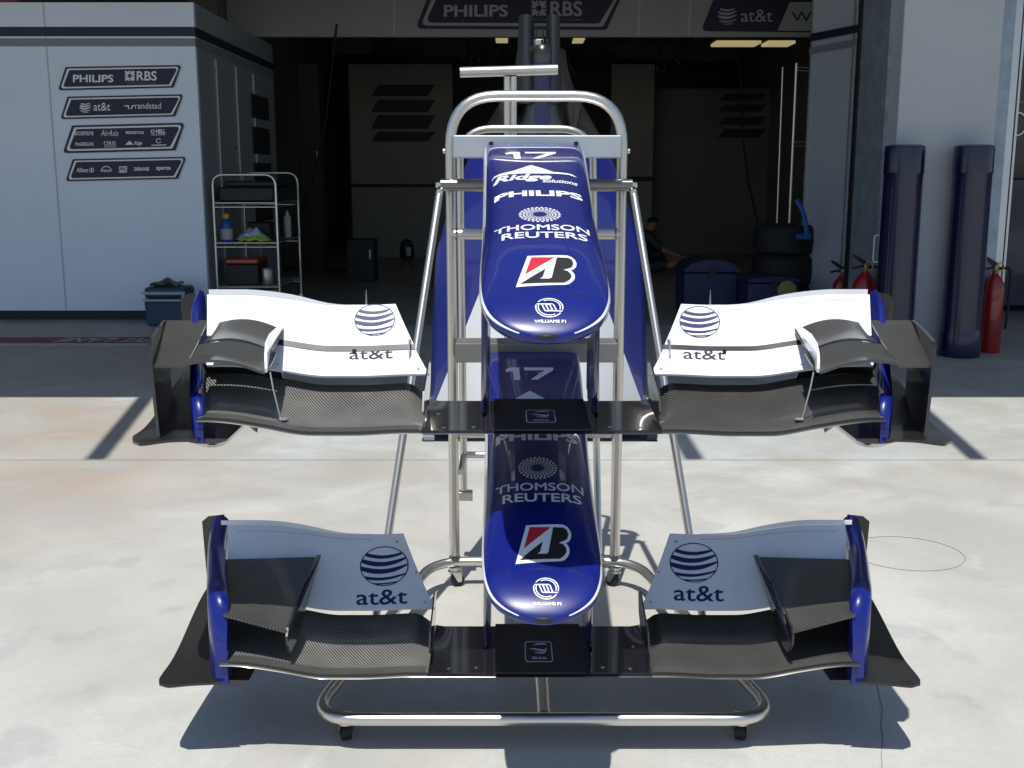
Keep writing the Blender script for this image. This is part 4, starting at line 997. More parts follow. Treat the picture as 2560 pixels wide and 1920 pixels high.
# rear tow frame: smaller hoop and T handle
RY = 3.78
z = P(1300, 322, RY).z
obj('rear_hoop', rtube([(-0.236, RY, 0.27), (-0.240, RY, z), (0.205, RY, z), (0.235, RY, BZ + 0.3), (0.235, RY - 0.15, BZ)], 0.11, r=0.0125), M['steel'], sd)
fb = obj('tow_foot', MB().box((-0.262, RY - 0.018, 0.235), (-0.205, RY + 0.018, 0.268)), M['steel'], sd, bevel=0.003)
obj('tow_link', MB().tube([(-0.236, RY, 0.40), (-0.10, RY, 0.40)], 0.012, n=12).tube([(-0.236, RY, 0.40), (-0.236, UY, 0.40)], 0.010, n=12), M['steel'], sd)
TY = 3.86
a_, b_ = P(1150, 181, TY - 0.02), P(1393, 174, TY + 0.02)
th = obj('tow_handle', MB().tube([a_, b_], 0.0172, n=18), M['steel'], sd)
xm = (P(1268, 200, TY).x, P(1284, 200, TY).x)
obj('handle_post', MB().tube([(xm[0], TY, a_.z - 0.012), (xm[0], TY, 0.45)], 0.0112, n=12).tube([(xm[1], TY, a_.z - 0.012), (xm[1], TY, 0.45)], 0.0112, n=12), M['steel'], sd)
obj('tow_link', MB().tube([(xm[0], TY, 0.46), (xm[0], RY - 0.28, 0.46)], 0.010, n=10), M['steel'], sd)

# ------------------------------------------------------------------ upright engine cover behind the stand
EY = 5.62
ec = empty('engine_cover', (0.14, EY, 0), 'tall blue and white engine cover standing on end behind the steel stand', 'car part')
ex = P(1352, 900, EY).x
HWT = [(0.10, .60), (0.25, .592), (0.6, .580), (0.95, .555), (1.10, .51), (1.25, .455), (1.46, .372), (1.60, .29), (1.70, .225), (1.80, .165), (1.90, .128), (2.0, .112)]
rg = []; zl = [0.10 + 1.9 * k / 46 for k in range(47)]; nx = 40
for z in zl:
    hw = interp(HWT, z); row = []
    for k in range(nx + 1):
        u = -1 + 2 * k / nx
        row.append(Vector((ex + hw * u, EY + 0.42 * abs(u) ** 2.2 * (0.35 + 0.65 * hw / .6) - 0.03 * math.cos(u * 3), z)))
    rg.append(row)
def em(i, k):
    z = zl[i]; x = abs(rg[i][k].x + rg[i][k + 1].x - 2 * ex) / 2
    return (1 if x < 0.034 and z < 1.90 else 2) if z > 1.52 else 0
rows = MB().loft(rg, closed=False, caps=False, mi=em)
sh_ = obj('shell', rows, [M['blue2'], M['navyplastic'], M['foil']], ec, angle=70)
def ecy(x, z):
    hw = interp(HWT, z); u = max(-1, min(1, x / hw)); return EY + 0.42 * abs(u) ** 2.2 * (0.35 + 0.65 * hw / .6) - 0.03 * math.cos(u * 3)
for sx in (-1, 1):
    def wp(u, v):
        z = 0.11 + 0.70 * v; xo = 0.315 + (0.78 - z) * 0.40; xi = max(0.0, (z - 0.74) / 0.07 * 0.30); x = sx * (xi + (xo - xi) * u)
        return Vector((ex + x, ecy(x, z) - 0.026, z))
    obj('white_flash', MB().slab(wp, 16, 20, 0.002), M['white'], ec)
so = sh_.modifiers.new('thick', 'SOLIDIFY'); so.thickness = 0.012; so.offset = 1
for sx, x0, x1 in ((-1, 1293, 1340), (1, 1364, 1404)):
    xa, xb = P(x0, 90, EY).x, P(x1, 90, EY).x; zt = P(1350, 34, EY).z
    pr = []
    for s in range(9):
        q = s / 8; z = 1.72 + (zt - 1.72) * q; cx = (xa + xb) / 2; hwid = (xb - xa) / 2 * (1.25 - 0.45 * q); dep = 0.16 * (1 - 0.5 * q)
        pr.append([Vector((cx + hwid * math.cos(t), EY + 0.10 + dep * math.sin(t), z)) for t in [2 * math.pi * j / 16 for j in range(16)]])
    obj('fin_tip', MB().loft(pr), M['charcoal'], ec, angle=60)
    # louvre-like intake hump
    hp = P(1352 + sx * 82, 228, EY); 
    obj('intake', MB().lathe([(0.0, 0), (.6, .02), (.95, .1), (1, .4), (.8, .9), (.4, 1.2)], (0, 0, 0), n=16), M['charcoal'], ec)
    it = [o for o in ec.children if o.name.startswith('intake')][-1]
    for v in it.data.vertices:
        w_ = v.co + BASE[ec.name]; v.co = Vector((hp.x + w_.x * 0.045, hp.y + 0.02 + w_.y * 0.05, hp.z - 0.02 - w_.z * 0.13)) - BASE[ec.name]
gp = P(1349, 115, EY + 0.10)
obj('latch', MB().box((gp.x - 0.022, gp.y, gp.z - 0.03), (gp.x + 0.022, gp.y + 0.02, gp.z + 0.035)), M['coolgrey'], ec, bevel=0.008)
obj('latch_arm', MB().tube([(gp.x - 0.016, gp.y + 0.01, gp.z + 0.036), (gp.x - 0.016, gp.y + 0.01, gp.z + 0.09)], 0.004, n=6).tube([(gp.x + 0.016, gp.y + 0.01, gp.z + 0.036), (gp.x + 0.016, gp.y + 0.01, gp.z + 0.09)], 0.004, n=6).tube([(gp.x - 0.012, gp.y - 0.006, gp.z - 0.12), (gp.x + 0.018, gp.y - 0.006, gp.z - 0.02), (gp.x + 0.012, gp.y - 0.006, gp.z + 0.03)], 0.006, n=6), M['black'], ec)
dl = MB().box((ex - 0.63, EY - 0.02, 0.035), (ex + 0.60, EY + 0.55, 0.10))
obj('dolly', dl, M['black'], ec, smooth=False, bevel=0.02)
for sx in (-1, 1):
    for y in (EY + 0.02, EY + 0.45):
        obj('roller', MB().lathe([(.02, -.03), (.034, -.026), (.034, .026), (.02, .03)], (ex + sx * 0.585, y, 0.034), n=16, axis='X'), M['coolgrey' if sx < 0 else 'rubber'], ec)

# ------------------------------------------------------------------ items at the left: cool box, trolley
cb0 = G(360, 816); cb1 = G(472, 816)
cbx = empty('cool_box', ((cb0.x + cb1.x) / 2, cb0.y + 0.2, 0), 'dark blue cool box with pale handle bands against the white partition', 'cool box')
x0, x1, y0 = cb0.x, cb1.x, cb0.y
rg = []
for z, s in ((0.002, 0.86), (0.02, .89), (0.21, .97), (0.225, .98)):
    m_ = (x0 + x1) / 2; h_ = (x1 - x0) / 2 * s
    rg.append([Vector((m_ - h_, y0 + 0.02, z)), Vector((m_ + h_, y0 + 0.02, z)), Vector((m_ + h_, y0 + 0.30, z)), Vector((m_ - h_, y0 + 0.30, z))])
obj('tub', MB().loft(rg), M['coolblue'], cbx, smooth=False, bevel=0.015)
obj('rim', MB().box((x0, y0 + 0.005, 0.228), (x1 - 0.01, y0 + 0.315, 0.25)), M['coolgrey'], cbx, bevel=0.006)
obj('lid', MB().box((x0 + 0.01, y0 + 0.015, 0.253), (x1 - 0.012, y0 + 0.305, 0.36)), M['coolblue'], cbx, bevel=0.03)
obj('handle', MB().box((x0, y0 + 0.0, 0.296), (x1 - 0.035, y0 + 0.014, 0.318)).prism([(x1 - 0.035, y0, 0.318), (x1 - 0.015, y0, 0.318), (x1 - 0.045, y0, 0.24), (x1 - 0.065, y0, 0.24)], (0, 0.012, 0)), M['coolgrey'], cbx, smooth=False)
rag = MB(); q = 10
rag.slab(lambda u, v: (x0 + 0.06 + 0.26 * u, y0 + 0.04 + 0.22 * v, 0.385 + 0.045 * math.sin(u * 3.1) * math.sin(v * 3.1) + 0.012 * math.sin(u * 11 + v * 4)), q, q, 0.02)
tag(obj('rag', rag, M['charcoal']), 'dark crumpled rag lying on the lid of the cool box', 'rag')

tr = empty('trolley', (-2.6, 11.2, 0), 'chrome wire trolley with three shelves beside the white partition', 'trolley')
FY, RYt = 10.75, 11.75
fx0, fx1 = P(538, 600, FY).x, P(694, 600, FY).x; rx0, rx1 = fx0 + 0.05, fx1 + 0.02
zt_f = P(600, 437, FY).z
def hoop(y, a, b, zt):
    return MB().tube(seg_arc([(a, y, 0.13), (a, y, zt), (b, y, zt), (b, y, 0.13)], 0.11, 8), 0.0125, n=10)
obj('end_frame', hoop(FY, fx0, fx1, zt_f), M['zinc'], tr); obj('end_frame', hoop(RYt, rx0, rx1, zt_f + 0.02), M['zinc'], tr)
shz = [P(600, 512, FY).z, P(600, 612, FY).z, P(600, 722, FY).z]
for z in shz:
    s = MB()
    for y, a, b in ((FY, fx0, fx1), (RYt, rx0, rx1)):
        for dz in (0.018, -0.022): s.tube([(a, y, z + dz), (b, y, z + dz)], 0.005, n=6)
        k = 14
        s.tube([(a + (b - a) * i / k, y, z + (0.018 if i % 2 else -0.022)) for i in range(k + 1)], 0.0035, n=5)
    for a, b in ((fx0, rx0), (fx1, rx1)):
        for dz in (0.018, -0.022): s.tube([(a, FY, z + dz), (b, RYt, z + dz)], 0.005, n=6)
    for i in range(1, 22):
        t_ = i / 22; s.tube([(fx0 + (rx0 - fx0) * t_, FY + (RYt - FY) * t_, z + 0.02), (fx1 + (rx1 - fx1) * t_, FY + (RYt - FY) * t_, z + 0.02)], 0.0028, n=4)
    obj('wire_shelf', s, M['zinc'], tr)
for x, y in ((fx0, FY), (fx1, FY), (rx0, RYt), (rx1, RYt)):
    wh = obj('castor', MB().box((x - 0.02, y - 0.02, 0.07), (x + 0.02, y + 0.02, 0.132)), M['zinc'], tr, smooth=False)
    obj('castor_wheel', MB().lathe([(.04, -.014), (.056, -.012), (.056, .012), (.04, .014)], (x, y + 0.02, 0.057), n=18, axis='X'), M['rubber'], wh)
z0, z1_, z2 = shz[0] + 0.027, shz[1] + 0.027, shz[2] + 0.027
tray = MB().box((fx0 + 0.03, FY + 0.06, z0), (fx1 - 0.03, RYt - 0.1, z0 + 0.14)).box((fx0 + 0.09, FY + 0.1, z0 + 0.142), (fx1 + 0.0, RYt - 0.14, z0 + 0.20))
tag(obj('tool_case', tray, M['black'], bevel=0.02), 'flat black tool case on the top shelf of the wire trolley', 'case')
def lathe_thing(name, parts, label, cat, loc):
    t = empty(name, loc, label, cat)
    for nm, prof, m in parts: obj(nm, MB().lathe(prof, loc, n=20), M[m], t)
    return t
bx = P(567, 600, FY + 0.12).x
lathe_thing('bottle', [('bottle_body', [(.055, 0), (.06, .008), (.06, .15), (.052, .19), (.03, .215), (.03, .222)], 'brightblue'), ('bottle_cap', [(.034, .223), (.034, .262), (.03, .268)], 'yellow'), ('paper_label', [(.0605, .02), (.061, .022), (.061, .12), (.0605, .122)], 'coolgrey')], 'blue bottle with yellow cap and pale label on the middle trolley shelf', 'bottle', (bx, FY + 0.12, z1_))
c = P(625, 600, FY + 0.2)
def blob(cx, cy, cz, rx, ry, rz, seed, n=18, m=10):
    rnd = random.Random(seed); ph = [rnd.uniform(0, 6.28) for _ in range(6)]
    return MB().slab(lambda u, v: (cx + rx * (2*u - 1), cy + ry * (2*v - 1), cz + rz * (max(0, math.sin(math.pi * u)) * max(0, math.sin(math.pi * v))) ** 0.6 * (0.75 + 0.25 * math.sin(9*u + ph[0]) * math.cos(8*v + ph[1])) + 0.008 * math.sin(17*u + ph[2])), n, m, 0.01)
tag(obj('cloth', blob(c.x, FY + 0.32, z1_ + 0.02, .13, .12, .12, 3), M['cloth']), 'crumpled white cloth on the middle trolley shelf beside the blue bottle', 'cloth')
tag(obj('glove', blob(c.x + 0.07, FY + 0.12, z1_ + 0.012, .15, .06, .05, 5), M['lime']), 'lime green and black work glove at the front of the middle trolley shelf', 'glove')
tag(obj('case', MB().box((c.x - 0.08, FY + 0.46, z1_), (c.x + 0.14, FY + 0.7, z1_ + 0.17)), M['dark2'], bevel=0.015), 'small dark case at the back of the middle trolley shelf', 'case')
sp2 = P(720, 530, RYt - 0.2)
lathe_thing('spray_bottle', [('bottle_body', [(.035, 0), (.038, .01), (.038, .2), (.015, .25), (.015, .27)], 'coolgrey'), ('trigger', [(.02, .272), (.022, .30), (.01, .31)], 'black')], 'pale spray bottle at the rear right of the middle trolley shelf', 'bottle', (rx1 - 0.08, RYt - 0.2, z1_))
rb = empty('tool_box', (fx0 + 0.2, FY + 0.3, z2), 'dark tool box with red lid on the bottom trolley shelf', 'tool box')
obj('box_body', MB().box((fx0 + 0.06, FY + 0.1, z2), (fx0 + 0.38, FY + 0.55, z2 + 0.20)), M['dark2'], rb, bevel=0.01)
obj('lid', MB().box((fx0 + 0.055, FY + 0.095, z2 + 0.203), (fx0 + 0.385, FY + 0.555, z2 + 0.26)), M['exred'], rb, bevel=0.015)
lathe_thing('tin', [('tin_body', [(.058, 0), (.06, .004), (.06, .15), (.057, .155)], 'can'), ('rim', [(.061, .156), (.062, .164), (.05, .166)], 'zinc')], 'plain metal tin beside the tool box on the bottom trolley shelf', 'tin', (fx0 + 0.46, FY + 0.16, z2))

# ------------------------------------------------------------------ dark interior: furnishings
def sign_stack(px0, px1, pys, Y, where):
    for k, (ya, yb) in enumerate(pys):
        a_, b_ = P(px0, ya, Y), P(px1, yb, Y)
        sk = 0.12
        tag(obj('wall_board', MB().prism([(a_.x, Y - 0.03, b_.z), (b_.x - sk, Y - 0.03, b_.z), (b_.x, Y - 0.03, a_.z), (a_.x + sk, Y - 0.03, a_.z)], (0, 0.025, 0)), M['dark2'], smooth=False),
            'dark slanted board on the ' + where + ', ' + ('topmost', 'second from top', 'third from top', 'lowest')[k] + ' of its stack', 'sign', 'dark boards inside the garage')
pt = empty('inner_partition', (-2, 19, 0), 'dim partition on the left inside the garage carrying a stack of dark boards', 'partition')
a_ = P(870, 130, 19); b_ = P(1130, 130, 19)
obj('panel_sheet', MB().box((a_.x, 19, 0.002), (b_.x, 19.1, 3.2)), M['interior'], pt, smooth=False)
obj('rail', MB().box((a_.x, 18.97, 1.18), (b_.x, 18.998, 1.24)), M['dark2'], pt, smooth=False)
sign_stack(928, 1088, ((212, 240), (250, 280), (288, 322), (330, 354)), 18.99, 'left inner partition')
pt = empty('inner_partition', (2, 19, 0), 'dim partition on the right inside the garage next to the chrome poles', 'partition')
a_ = P(1530, 130, 19); b_ = P(1638, 130, 19); c_ = P(1990, 160, 19.6)
obj('panel_sheet', MB().box((a_.x, 19, 0.002), (b_.x, 19.1, 3.2)), M['interior'], pt, smooth=False)
obj('panel_sheet', MB().box((b_.x + 0.003, 19.6, 0.002), (c_.x, 19.7, 2.85)), M['dark'], pt, smooth=False)
obj('rail', MB().box((a_.x, 18.96, 1.28), (b_.x, 18.998, 1.36)), M['dark2'], pt, smooth=False)
sign_stack(1795, 1915, ((235, 252), (262, 280), (292, 312), (322, 345)), 19.58, 'right inner partition')
# cabinets in the dark
for px0, px1, py0, py1, Y, lab in ((740, 800, 160, 305, 15.8, 'tall black cabinet panel near the left inner wall of the garage'), (866, 935, 600, 640, 14.5, 'low dark crate on the garage floor behind the trolley')):
    a_, b_ = P(px0, py0, Y), P(px1, py1, Y)
    kk = 'crate' if 'crate' in lab else 'cabinet'
    q = empty(kk, ((a_.x + b_.x) / 2, Y, 0), lab, kk)
    obj('body', MB().box((a_.x, Y, 0.002), (b_.x, Y + 0.4, a_.z)), M['dark2'], q, bevel=0.01)
    obj('door' if kk == 'cabinet' else 'lid', MB().box((a_.x + 0.01, Y - 0.012, 0.05), (b_.x - 0.01, Y - 0.002, a_.z - 0.02)), M['black'], q, smooth=False)
    obj('handle', MB().box((b_.x - 0.06, Y - 0.026, a_.z * 0.55), (b_.x - 0.04, Y - 0.013, a_.z * 0.55 + 0.12)), M['can'], q, smooth=False)
# hanging air hose
h = MB().tube([P(842, 60, 13.6), P(835, 120, 13.7), P(815, 300, 13.8), P(790, 420, 13.6), P(760, 520, 13.2), P(735, 600, 12.8)], 0.014, n=8)
tag(obj('air_hose', h, M['rubber']), 'black air hose hanging from the header down beside the trolley', 'hose')
h = MB().tube([P(1850, 150, 15.5), P(1855, 330, 15.4), P(1872, 460, 15.2), P(1895, 560, 14.8), P(1925, 640, 14.2)], 0.014, n=8)
tag(obj('air_hose', h, M['rubber']), 'black air hose hanging in the right half of the garage', 'hose')
# yellow reel on the floor
p = G(780, 676)
yr = empty('cable_reel', (p.x, p.y, 0), 'yellow cable reel lying on the garage floor right of the trolley', 'reel')
obj('drum', MB().lathe([(.16, 0.01), (.16, .03), (.09, .032), (.09, .11), (.16, .112), (.16, .13)], (p.x, p.y, 0), n=22), M['yellow'], yr)
obj('cable', MB().tube([(p.x + 0.1 + 0.5 * math.sin(k * .45), p.y - 0.1 - 0.25 * math.cos(k * .45), 0.012) for k in range(13)], 0.012, n=6), M['rubber'], yr)
# wheel gun on a stand
p = G(1018, 672)
wg = empty('wheel_gun', (p.x, p.y, 0), 'dark wheel gun with a pale patch standing on the garage floor left of the brace', 'tool')
obj('gun_body', MB().lathe([(.03, .12), (.09, .14), (.11, .22), (.10, .34), (.07, .42), (.03, .44)], (p.x, p.y, 0), n=16), M['dark2'], wg)
obj('gun_patch', MB().box((p.x + 0.0, p.y - 0.125, .2), (p.x + 0.07, p.y - 0.10, .33)), M['coolgrey'], wg, bevel=0.01)
obj('gun_stand', MB().tube([(p.x - .1, p.y, .006), (p.x, p.y, .13), (p.x + .1, p.y, .006)], 0.01, n=6), M['black'], wg)
# chrome poles of a rack, right
rk = empty('pole_rack', (3.2, 13.0, 0), 'two thin chrome poles of a rack standing left of the pale screen panel', 'rack')
a_, b_ = P(1957, 168, 13.0), P(1944, 545, 13.0); c_, d_ = P(1991, 158, 12.6), P(1975, 515, 12.6)
xm_ = (a_.x + b_.x) / 2; x2_ = (c_.x + d_.x) / 2
obj('pole', MB().tube([(a_.x, 13.0, a_.z), (b_.x, 13.0, b_.z - 0.9)], 0.011, n=8), M['zinc'], rk)
obj('pole', MB().tube([(c_.x, 12.6, c_.z), (d_.x, 12.6, d_.z - 1.0)], 0.015, n=8), M['zinc'], rk)
for py in (168, 176, 355, 365):
    q = P(1985, py, 12.6); obj('rung', MB().tube([(c_.x, 12.6, q.z), (c_.x + 0.22, 12.7, q.z)], 0.007, n=6), M['zinc'], rk)
obj('foot', MB().box((b_.x - 0.2, 12.5, 0.002), (d_.x + 0.3, 13.1, 0.04)), M['dark2'], rk, smooth=False)
# tyre stack in a blue strap
p = G(2010, 735)
ts = empty('tyre_stack', (p.x, 10.9, 0), 'stack of dark tyres with a bright blue strap next to the pale screen panel', 'tyres')
tx, ty = P(2008, 600, 10.9).x, 10.9
for k in range(3):
    z = 0.003 + k * 0.30
    obj('tyre', MB().lathe([(.16, .02), (.27, .0), (.31, .03), (.32, .14), (.31, .26), (.27, .295), (.16, .275), (.16, .02)], (tx - 0.13, ty + 0.2, z), n=28), M['rubber'], ts)
bq = P(2000, 500, 10.6); bq2 = P(2032, 590, 10.6)
obj('strap', MB().tube(seg_arc([(bq.x - 0.02, 10.66, bq.z), (bq.x + 0.05, 10.62, bq.z - 0.12), (bq.x + 0.085, 10.60, bq2.z)], 0.1, 6), 0.024, n=10).box((bq.x - 0.02, 10.58, bq2.z - 0.03), (bq.x + 0.12, 10.62, bq2.z + 0.02)), M['brightblue'], ts)
# blue storage trunks
def trunk(px0, px1, pyt, Y, label, dome, extra=None):
    a_, b_ = P(px0, pyt, Y), P(px1, pyt, Y); t = empty('storage_trunk', ((a_.x + b_.x) / 2, Y + .3, 0), label, 'trunk', 'blue trunks in the garage mouth')
    obj('body', MB().box((a_.x, Y, 0.003), (b_.x, Y + 0.6, a_.z - 0.10)), M['bluebox'], t, bevel=0.03)
    n = 10; rg = []
    for y in (Y - 0.01, Y + 0.61):
        rg.append([Vector((a_.x - 0.005 + (b_.x - a_.x + 0.01) * k / n, y, a_.z - 0.097 + 0.02 + dome * math.sin(math.pi * k / n) ** 0.6)) for k in range(n + 1)] + [Vector((b_.x + .005, y, a_.z - 0.097)), Vector((a_.x - .005, y, a_.z - 0.097))])
    obj('lid', MB().loft(rg), M['bluebox'], t, angle=50)
    obj('latch', MB().box(((a_.x + b_.x) / 2 - .03, Y - 0.024, a_.z - 0.14), ((a_.x + b_.x) / 2 + .03, Y - 0.012, a_.z - 0.06)), M['dark2'], t, smooth=False)
    return t, a_, b_
trunk(1712, 1850, 655, 10.9, 'dark blue trunk with a domed lid behind the right flap of the upper wing', 0.10)
t_, a_, b_ = trunk(1872, 2000, 680, 10.4, 'dark blue trunk with a round ochre disc on its front', 0.03)
q = P(1968, 725, 10.38)
obj('front_disc', MB().lathe([(0.0, -.02), (.07, -.02), (.088, -.012), (.088, 0.0)], (q.x, 10.398, q.z), n=28, axis='Y'), M['ochre'], t_)

# ------------------------------------------------------------------ person sitting on the garage floor
def person(loc, label):
    """one continuous skinned body: sitting, leaning forward, legs stretched to the right"""
    X, Y = loc
    J = {'hip': (0, 0, .13, .13), 'waist': (.01, -.02, .30, .125), 'chest': (.06, -.04, .50, .14), 'neck': (.10, -.05, .63, .055), 'head': (.14, -.06, .73, .085), 'crown': (.15, -.06, .80, .07),
         'sl': (.06, -.20, .56, .065), 'el': (.24, -.26, .38, .045), 'wl': (.44, -.22, .30, .032), 'hl': (.52, -.21, .28, .036),
         'sr': (.06, .12, .56, .065), 'er': (.22, .20, .36, .045), 'wr': (.40, .16, .28, .032), 'hr': (.48, .15, .26, .036),
         'tl': (.06, -.10, .11, .085), 'kl': (.46, -.20, .18, .062), 'al': (.86, -.22, .07, .042), 'fl': (.90, -.23, .14, .036),
         'tr': (.06, .10, .11, .085), 'kr': (.44, .14, .24, .062), 'ar': (.82, .10, .07, .042), 'fr': (.87, .10, .14, .036)}
    E = [('hip','waist'),('waist','chest'),('chest','neck'),('neck','head'),('head','crown'),('chest','sl'),('sl','el'),('el','wl'),('wl','hl'),('chest','sr'),('sr','er'),('er','wr'),('wr','hr'),
         ('hip','tl'),('tl','kl'),('kl','al'),('al','fl'),('hip','tr'),('tr','kr'),('kr','ar'),('ar','fr')]
    ks = list(J); me = bpy.data.meshes.new('person'); me.from_pydata([J[k][:3] for k in ks], [(ks.index(a_), ks.index(b_)) for a_, b_ in E], []); me.update()
    tmp = bpy.data.objects.new('person', me); COL.objects.link(tmp)
    sk = tmp.modifiers.new('skin', 'SKIN'); sv = me.skin_vertices[0].data
    for i, k in enumerate(ks): sv[i].radius = (J[k][3], J[k][3])
    sv[0].use_root = True
    ss = tmp.modifiers.new('sub', 'SUBSURF'); ss.levels = 2; ss.render_levels = 2
    m2 = bpy.data.meshes.new_from_object(tmp.evaluated_get(bpy.context.evaluated_depsgraph_get()))
    bpy.data.objects.remove(tmp)
    m2.materials.clear(); m2.materials.append(M['skin'])
    for p_ in m2.polygons: p_.use_smooth = True
    b = bpy.data.objects.new('person', m2); COL.objects.link(b); b.location = (X, Y, 0); BASE[b.name] = Vector((0, 0, 0))
    tag(b, label, 'person')
    # clothing follows the body: copies of body faces pushed out along their normals
    def shell(nm, test, m_, d):
        bm = bmesh.new(); bm.from_mesh(m2); bm.normal_update()
        bmesh.ops.delete(bm, geom=[f for f in bm.faces if not test(f.calc_center_median())], context='FACES')
        for v in bm.verts: v.co += v.normal * d
        mm = bpy.data.meshes.new(nm); bm.to_mesh(mm); bm.free(); mm.materials.clear(); mm.materials.append(m_)
        o = bpy.data.objects.new(nm, mm); COL.objects.link(o); o.parent = b
        so_ = o.modifiers.new('thick', 'SOLIDIFY'); so_.thickness = d * 0.8; so_.offset = -1
    shell('shirt', lambda c: c.z > .24 and c.x < .24 and c.z < .62, M['dark2'], 0.012)
    shell('shorts', lambda c: c.z < .30 and c.x < .34, M['dark2'], 0.014)
    shell('shoe', lambda c: c.x > .82 and c.z < .25 and c.y < -0.1, M['black'], 0.014)
    shell('shoe', lambda c: c.x > .78 and c.z < .25 and c.y > 0, M['black'], 0.014)
    shell('hair', lambda c: c.z > .735 and c.x < .26, M['black'], 0.012)
    face = MB()
    for s in (-1, 1): face.lathe([(0.0, -.009), (.007, -.006), (.010, 0), (.007, .006), (0.001, .009)], (.225, -.06 + s * .03, .745), n=10)
    obj('eye', face, M['coolgrey'], b)
    obj('nose_bridge', MB().tube([(.222, -.06, .745), (.245, -.06, .715), (.225, -.06, .705)], [.008, .013, .01], n=8), M['skin'], b)
    # fingers
    for side, (x, y, z) in (('l', (.54, -.21, .275)), ('r', (.50, .15, .255))):
        fg = MB()
        for k in range(4):
            ln = (.065, .075, .07, .055)[k]; oy = (k - 1.5) * .018
            fg.tube([(x, y + oy, z), (x + ln * .5, y + oy, z - .012), (x + ln * .9, y + oy, z - .04)], [.0095, .009, .007], n=8)
        fg.tube([(x - .02, y - .03, z), (x + .01, y - .055, z - .005), (x + .03, y - .06, z - .02)], [.010, .0095, .008], n=8)
        obj('fingers', fg, M['skin'], b)
    return b
p = G(1625, 640)
pr_ = person((P(1605, 600, 15.5).x, 15.5), 'person in dark shirt and shorts sitting on the garage floor with legs stretched out')

# ------------------------------------------------------------------ right side: blue tubes, extinguishers, handles
def blue_tube(px, pyb, label):
    g = G(px, pyb); y = min(g.y + 0.15, 8.43); x = P(px, pyb, y).x
    t = empty('hose_guard', (x, y, 0), label, 'guard tube', 'blue guard tubes by the pillar')
    prof = [(.152, 0.002), (.155, .02), (.155, .17), (.148, .20), (.146, .22), (.142, 1.38), (.147, 1.39), (.147, 1.40), (.146, 1.57), (.142, 1.59), (.12, 1.60)]
    obj('tube_body', MB().lathe(prof, (x, y, 0), n=30), M['navyplastic'], t)
    rb_ = MB()
    for a_ in (-2.45, -0.75):
        rb_.tube([(x + .146 * math.cos(a_), y + .146 * math.sin(a_), .24), (x + .143 * math.cos(a_), y + .143 * math.sin(a_), 1.30)], 0.004, n=6)
    obj('tube_seam', rb_, M['navyplastic'], t)
    return t
blue_tube(2229, 893, 'dark blue ribbed guard tube at the left edge of the white pillar')
blue_tube(2396, 893, 'dark blue ribbed guard tube standing right of centre on the white pillar')
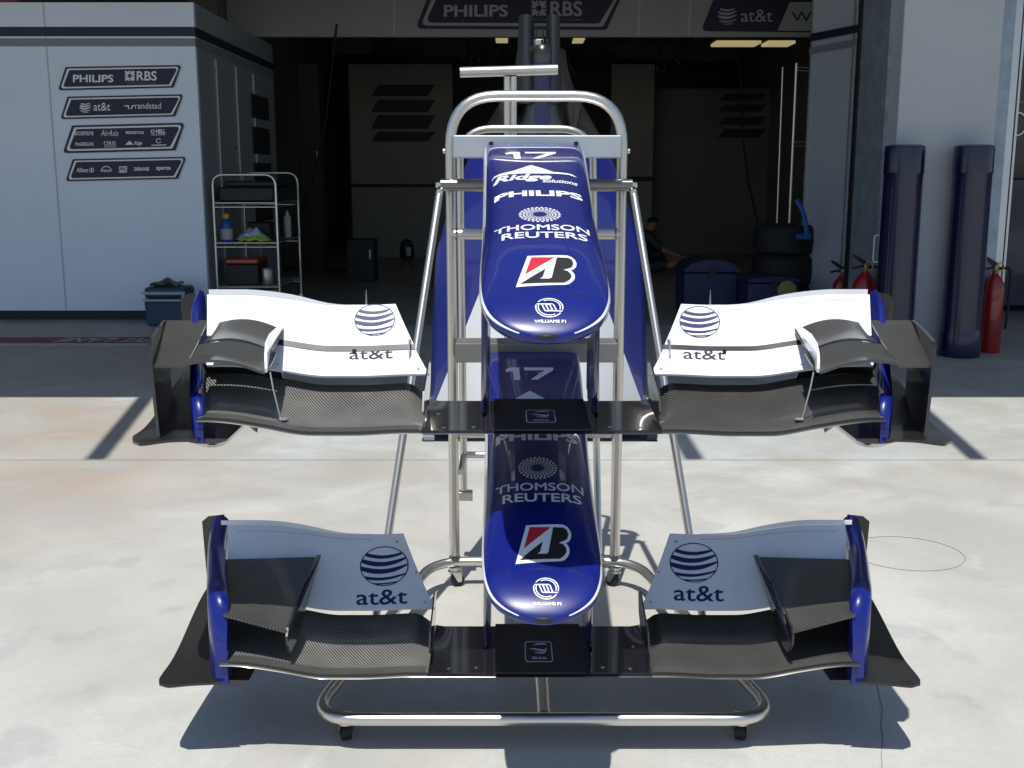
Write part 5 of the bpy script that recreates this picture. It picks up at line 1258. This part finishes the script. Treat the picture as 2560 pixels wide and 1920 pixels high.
def extinguisher(px, pyb, hgt, rad, label, yring=True):
    g = G(px, pyb); x, y = g.x, g.y
    t = empty('fire_extinguisher', (x, y, 0), label, 'extinguisher', 'red fire extinguishers')
    obj('cylinder', MB().lathe([(rad * .95, .002), (rad, .02), (rad, hgt * .78), (rad * .9, hgt * .88), (rad * .5, hgt * .96), (rad * .28, hgt), (rad * .28, hgt + .02)], (x, y, 0), n=24), M['exred'], t)
    obj('valve', MB().lathe([(.022, hgt + .021), (.025, hgt + .03), (.025, hgt + .06), (.012, hgt + .07)], (x, y, 0), n=12), M['can'], t)
    obj('lever', MB().prism([(x - .012, y - .02, hgt + .055), (x - .10, y - .02, hgt + .12), (x - .11, y - .02, hgt + .145), (x - .08, y - .02, hgt + .135), (x + .02, y - .02, hgt + .075)], (0, .03, 0)).prism([(x - .02, y - .02, hgt + .04), (x - .11, y - .02, hgt + .025), (x - .11, y - .02, hgt + .04), (x - .02, y - .02, hgt + .06)], (0, .03, 0)), M['black'], t, smooth=False)
    obj('hose', MB().tube(seg_arc([(x + .02, y - .01, hgt + .04), (x + .11, y - .02, hgt + .05), (x + rad + .03, y - .03, hgt * .6), (x + rad + .02, y - .03, hgt * .3)], .08, 6), .012, n=8), M['rubber'], t)
    if yring: obj('safety_pin', MB().tube([(x + .012 + .03 * math.cos(k * .52), y - .05, hgt + .055 + .036 * math.sin(k * .52)) for k in range(12)], .005, n=6, closed=True), M['yellow'], t)
    return t
extinguisher(2098, 812, 0.46, 0.075, 'small red fire extinguisher left of the bigger one by the galvanised post', False)
extinguisher(2152, 874, 0.62, 0.095, 'larger red fire extinguisher with yellow pin left of the left guard tube')
extinguisher(2472, 880, 0.62, 0.080, 'tall red fire extinguisher at the right of the white pillar')
def pull(px, py, Y, lab):
    a_ = P(px, py, Y); s = 0.10
    o = obj('grab_handle', MB().tube(seg_arc([(a_.x + .045, Y + .03, a_.z + s), (a_.x, Y, a_.z + s), (a_.x, Y, a_.z - s), (a_.x + .045, Y + .03, a_.z - s)], .03, 5), .006, n=8), M['coolgrey'])
    tag(o, lab, 'handle', 'thin grab handles by the guard tubes')
pull(2184, 622, 8.28, 'thin pale grab handle on the left guard tube beside the large extinguisher'); pull(2466, 634, 8.55, 'thin pale grab handle at the right edge of the white pillar')
# next bay: dark body with a round ring just inside the frame edge
nx_ = empty('parked_cart', (4.9, 11.3, 0), 'dark equipment cart with a round rim in the next bay at the right picture edge', 'cart')
q = P(2545, 310, 11.2)
obj('cart_body', MB().box((q.x - 0.18, 11.25, 0.05), (q.x + 0.9, 11.9, 1.35)), M['navyplastic'], nx_, bevel=0.02)
obj('round_rim', MB().tube([(q.x + .09 * math.cos(k * .26), 11.22, q.z + .11 * math.sin(k * .26)) for k in range(24)], .012, n=6, closed=True), M['zinc'], nx_)
obj('red_light', MB().box((q.x - 0.03, 11.2, P(0, 255, 11.2).z - .02), (q.x + 0.3, 11.24, P(0, 255, 11.2).z + .02)), M['exred'], nx_, bevel=0.005)
obj('mount_arm', MB().tube([(q.x, 11.3, 1.35), (q.x, 11.3, P(0, 245, 11.2).z)], .03, n=8), M['black'], nx_)
q2 = P(2540, 560, 10.2)
obj('blue_sleeve', MB().box((q2.x - .07, 10.9, 0.9), (q2.x + 0.03, 11.2, 1.2)), M['brightblue'], nx_, bevel=0.02)
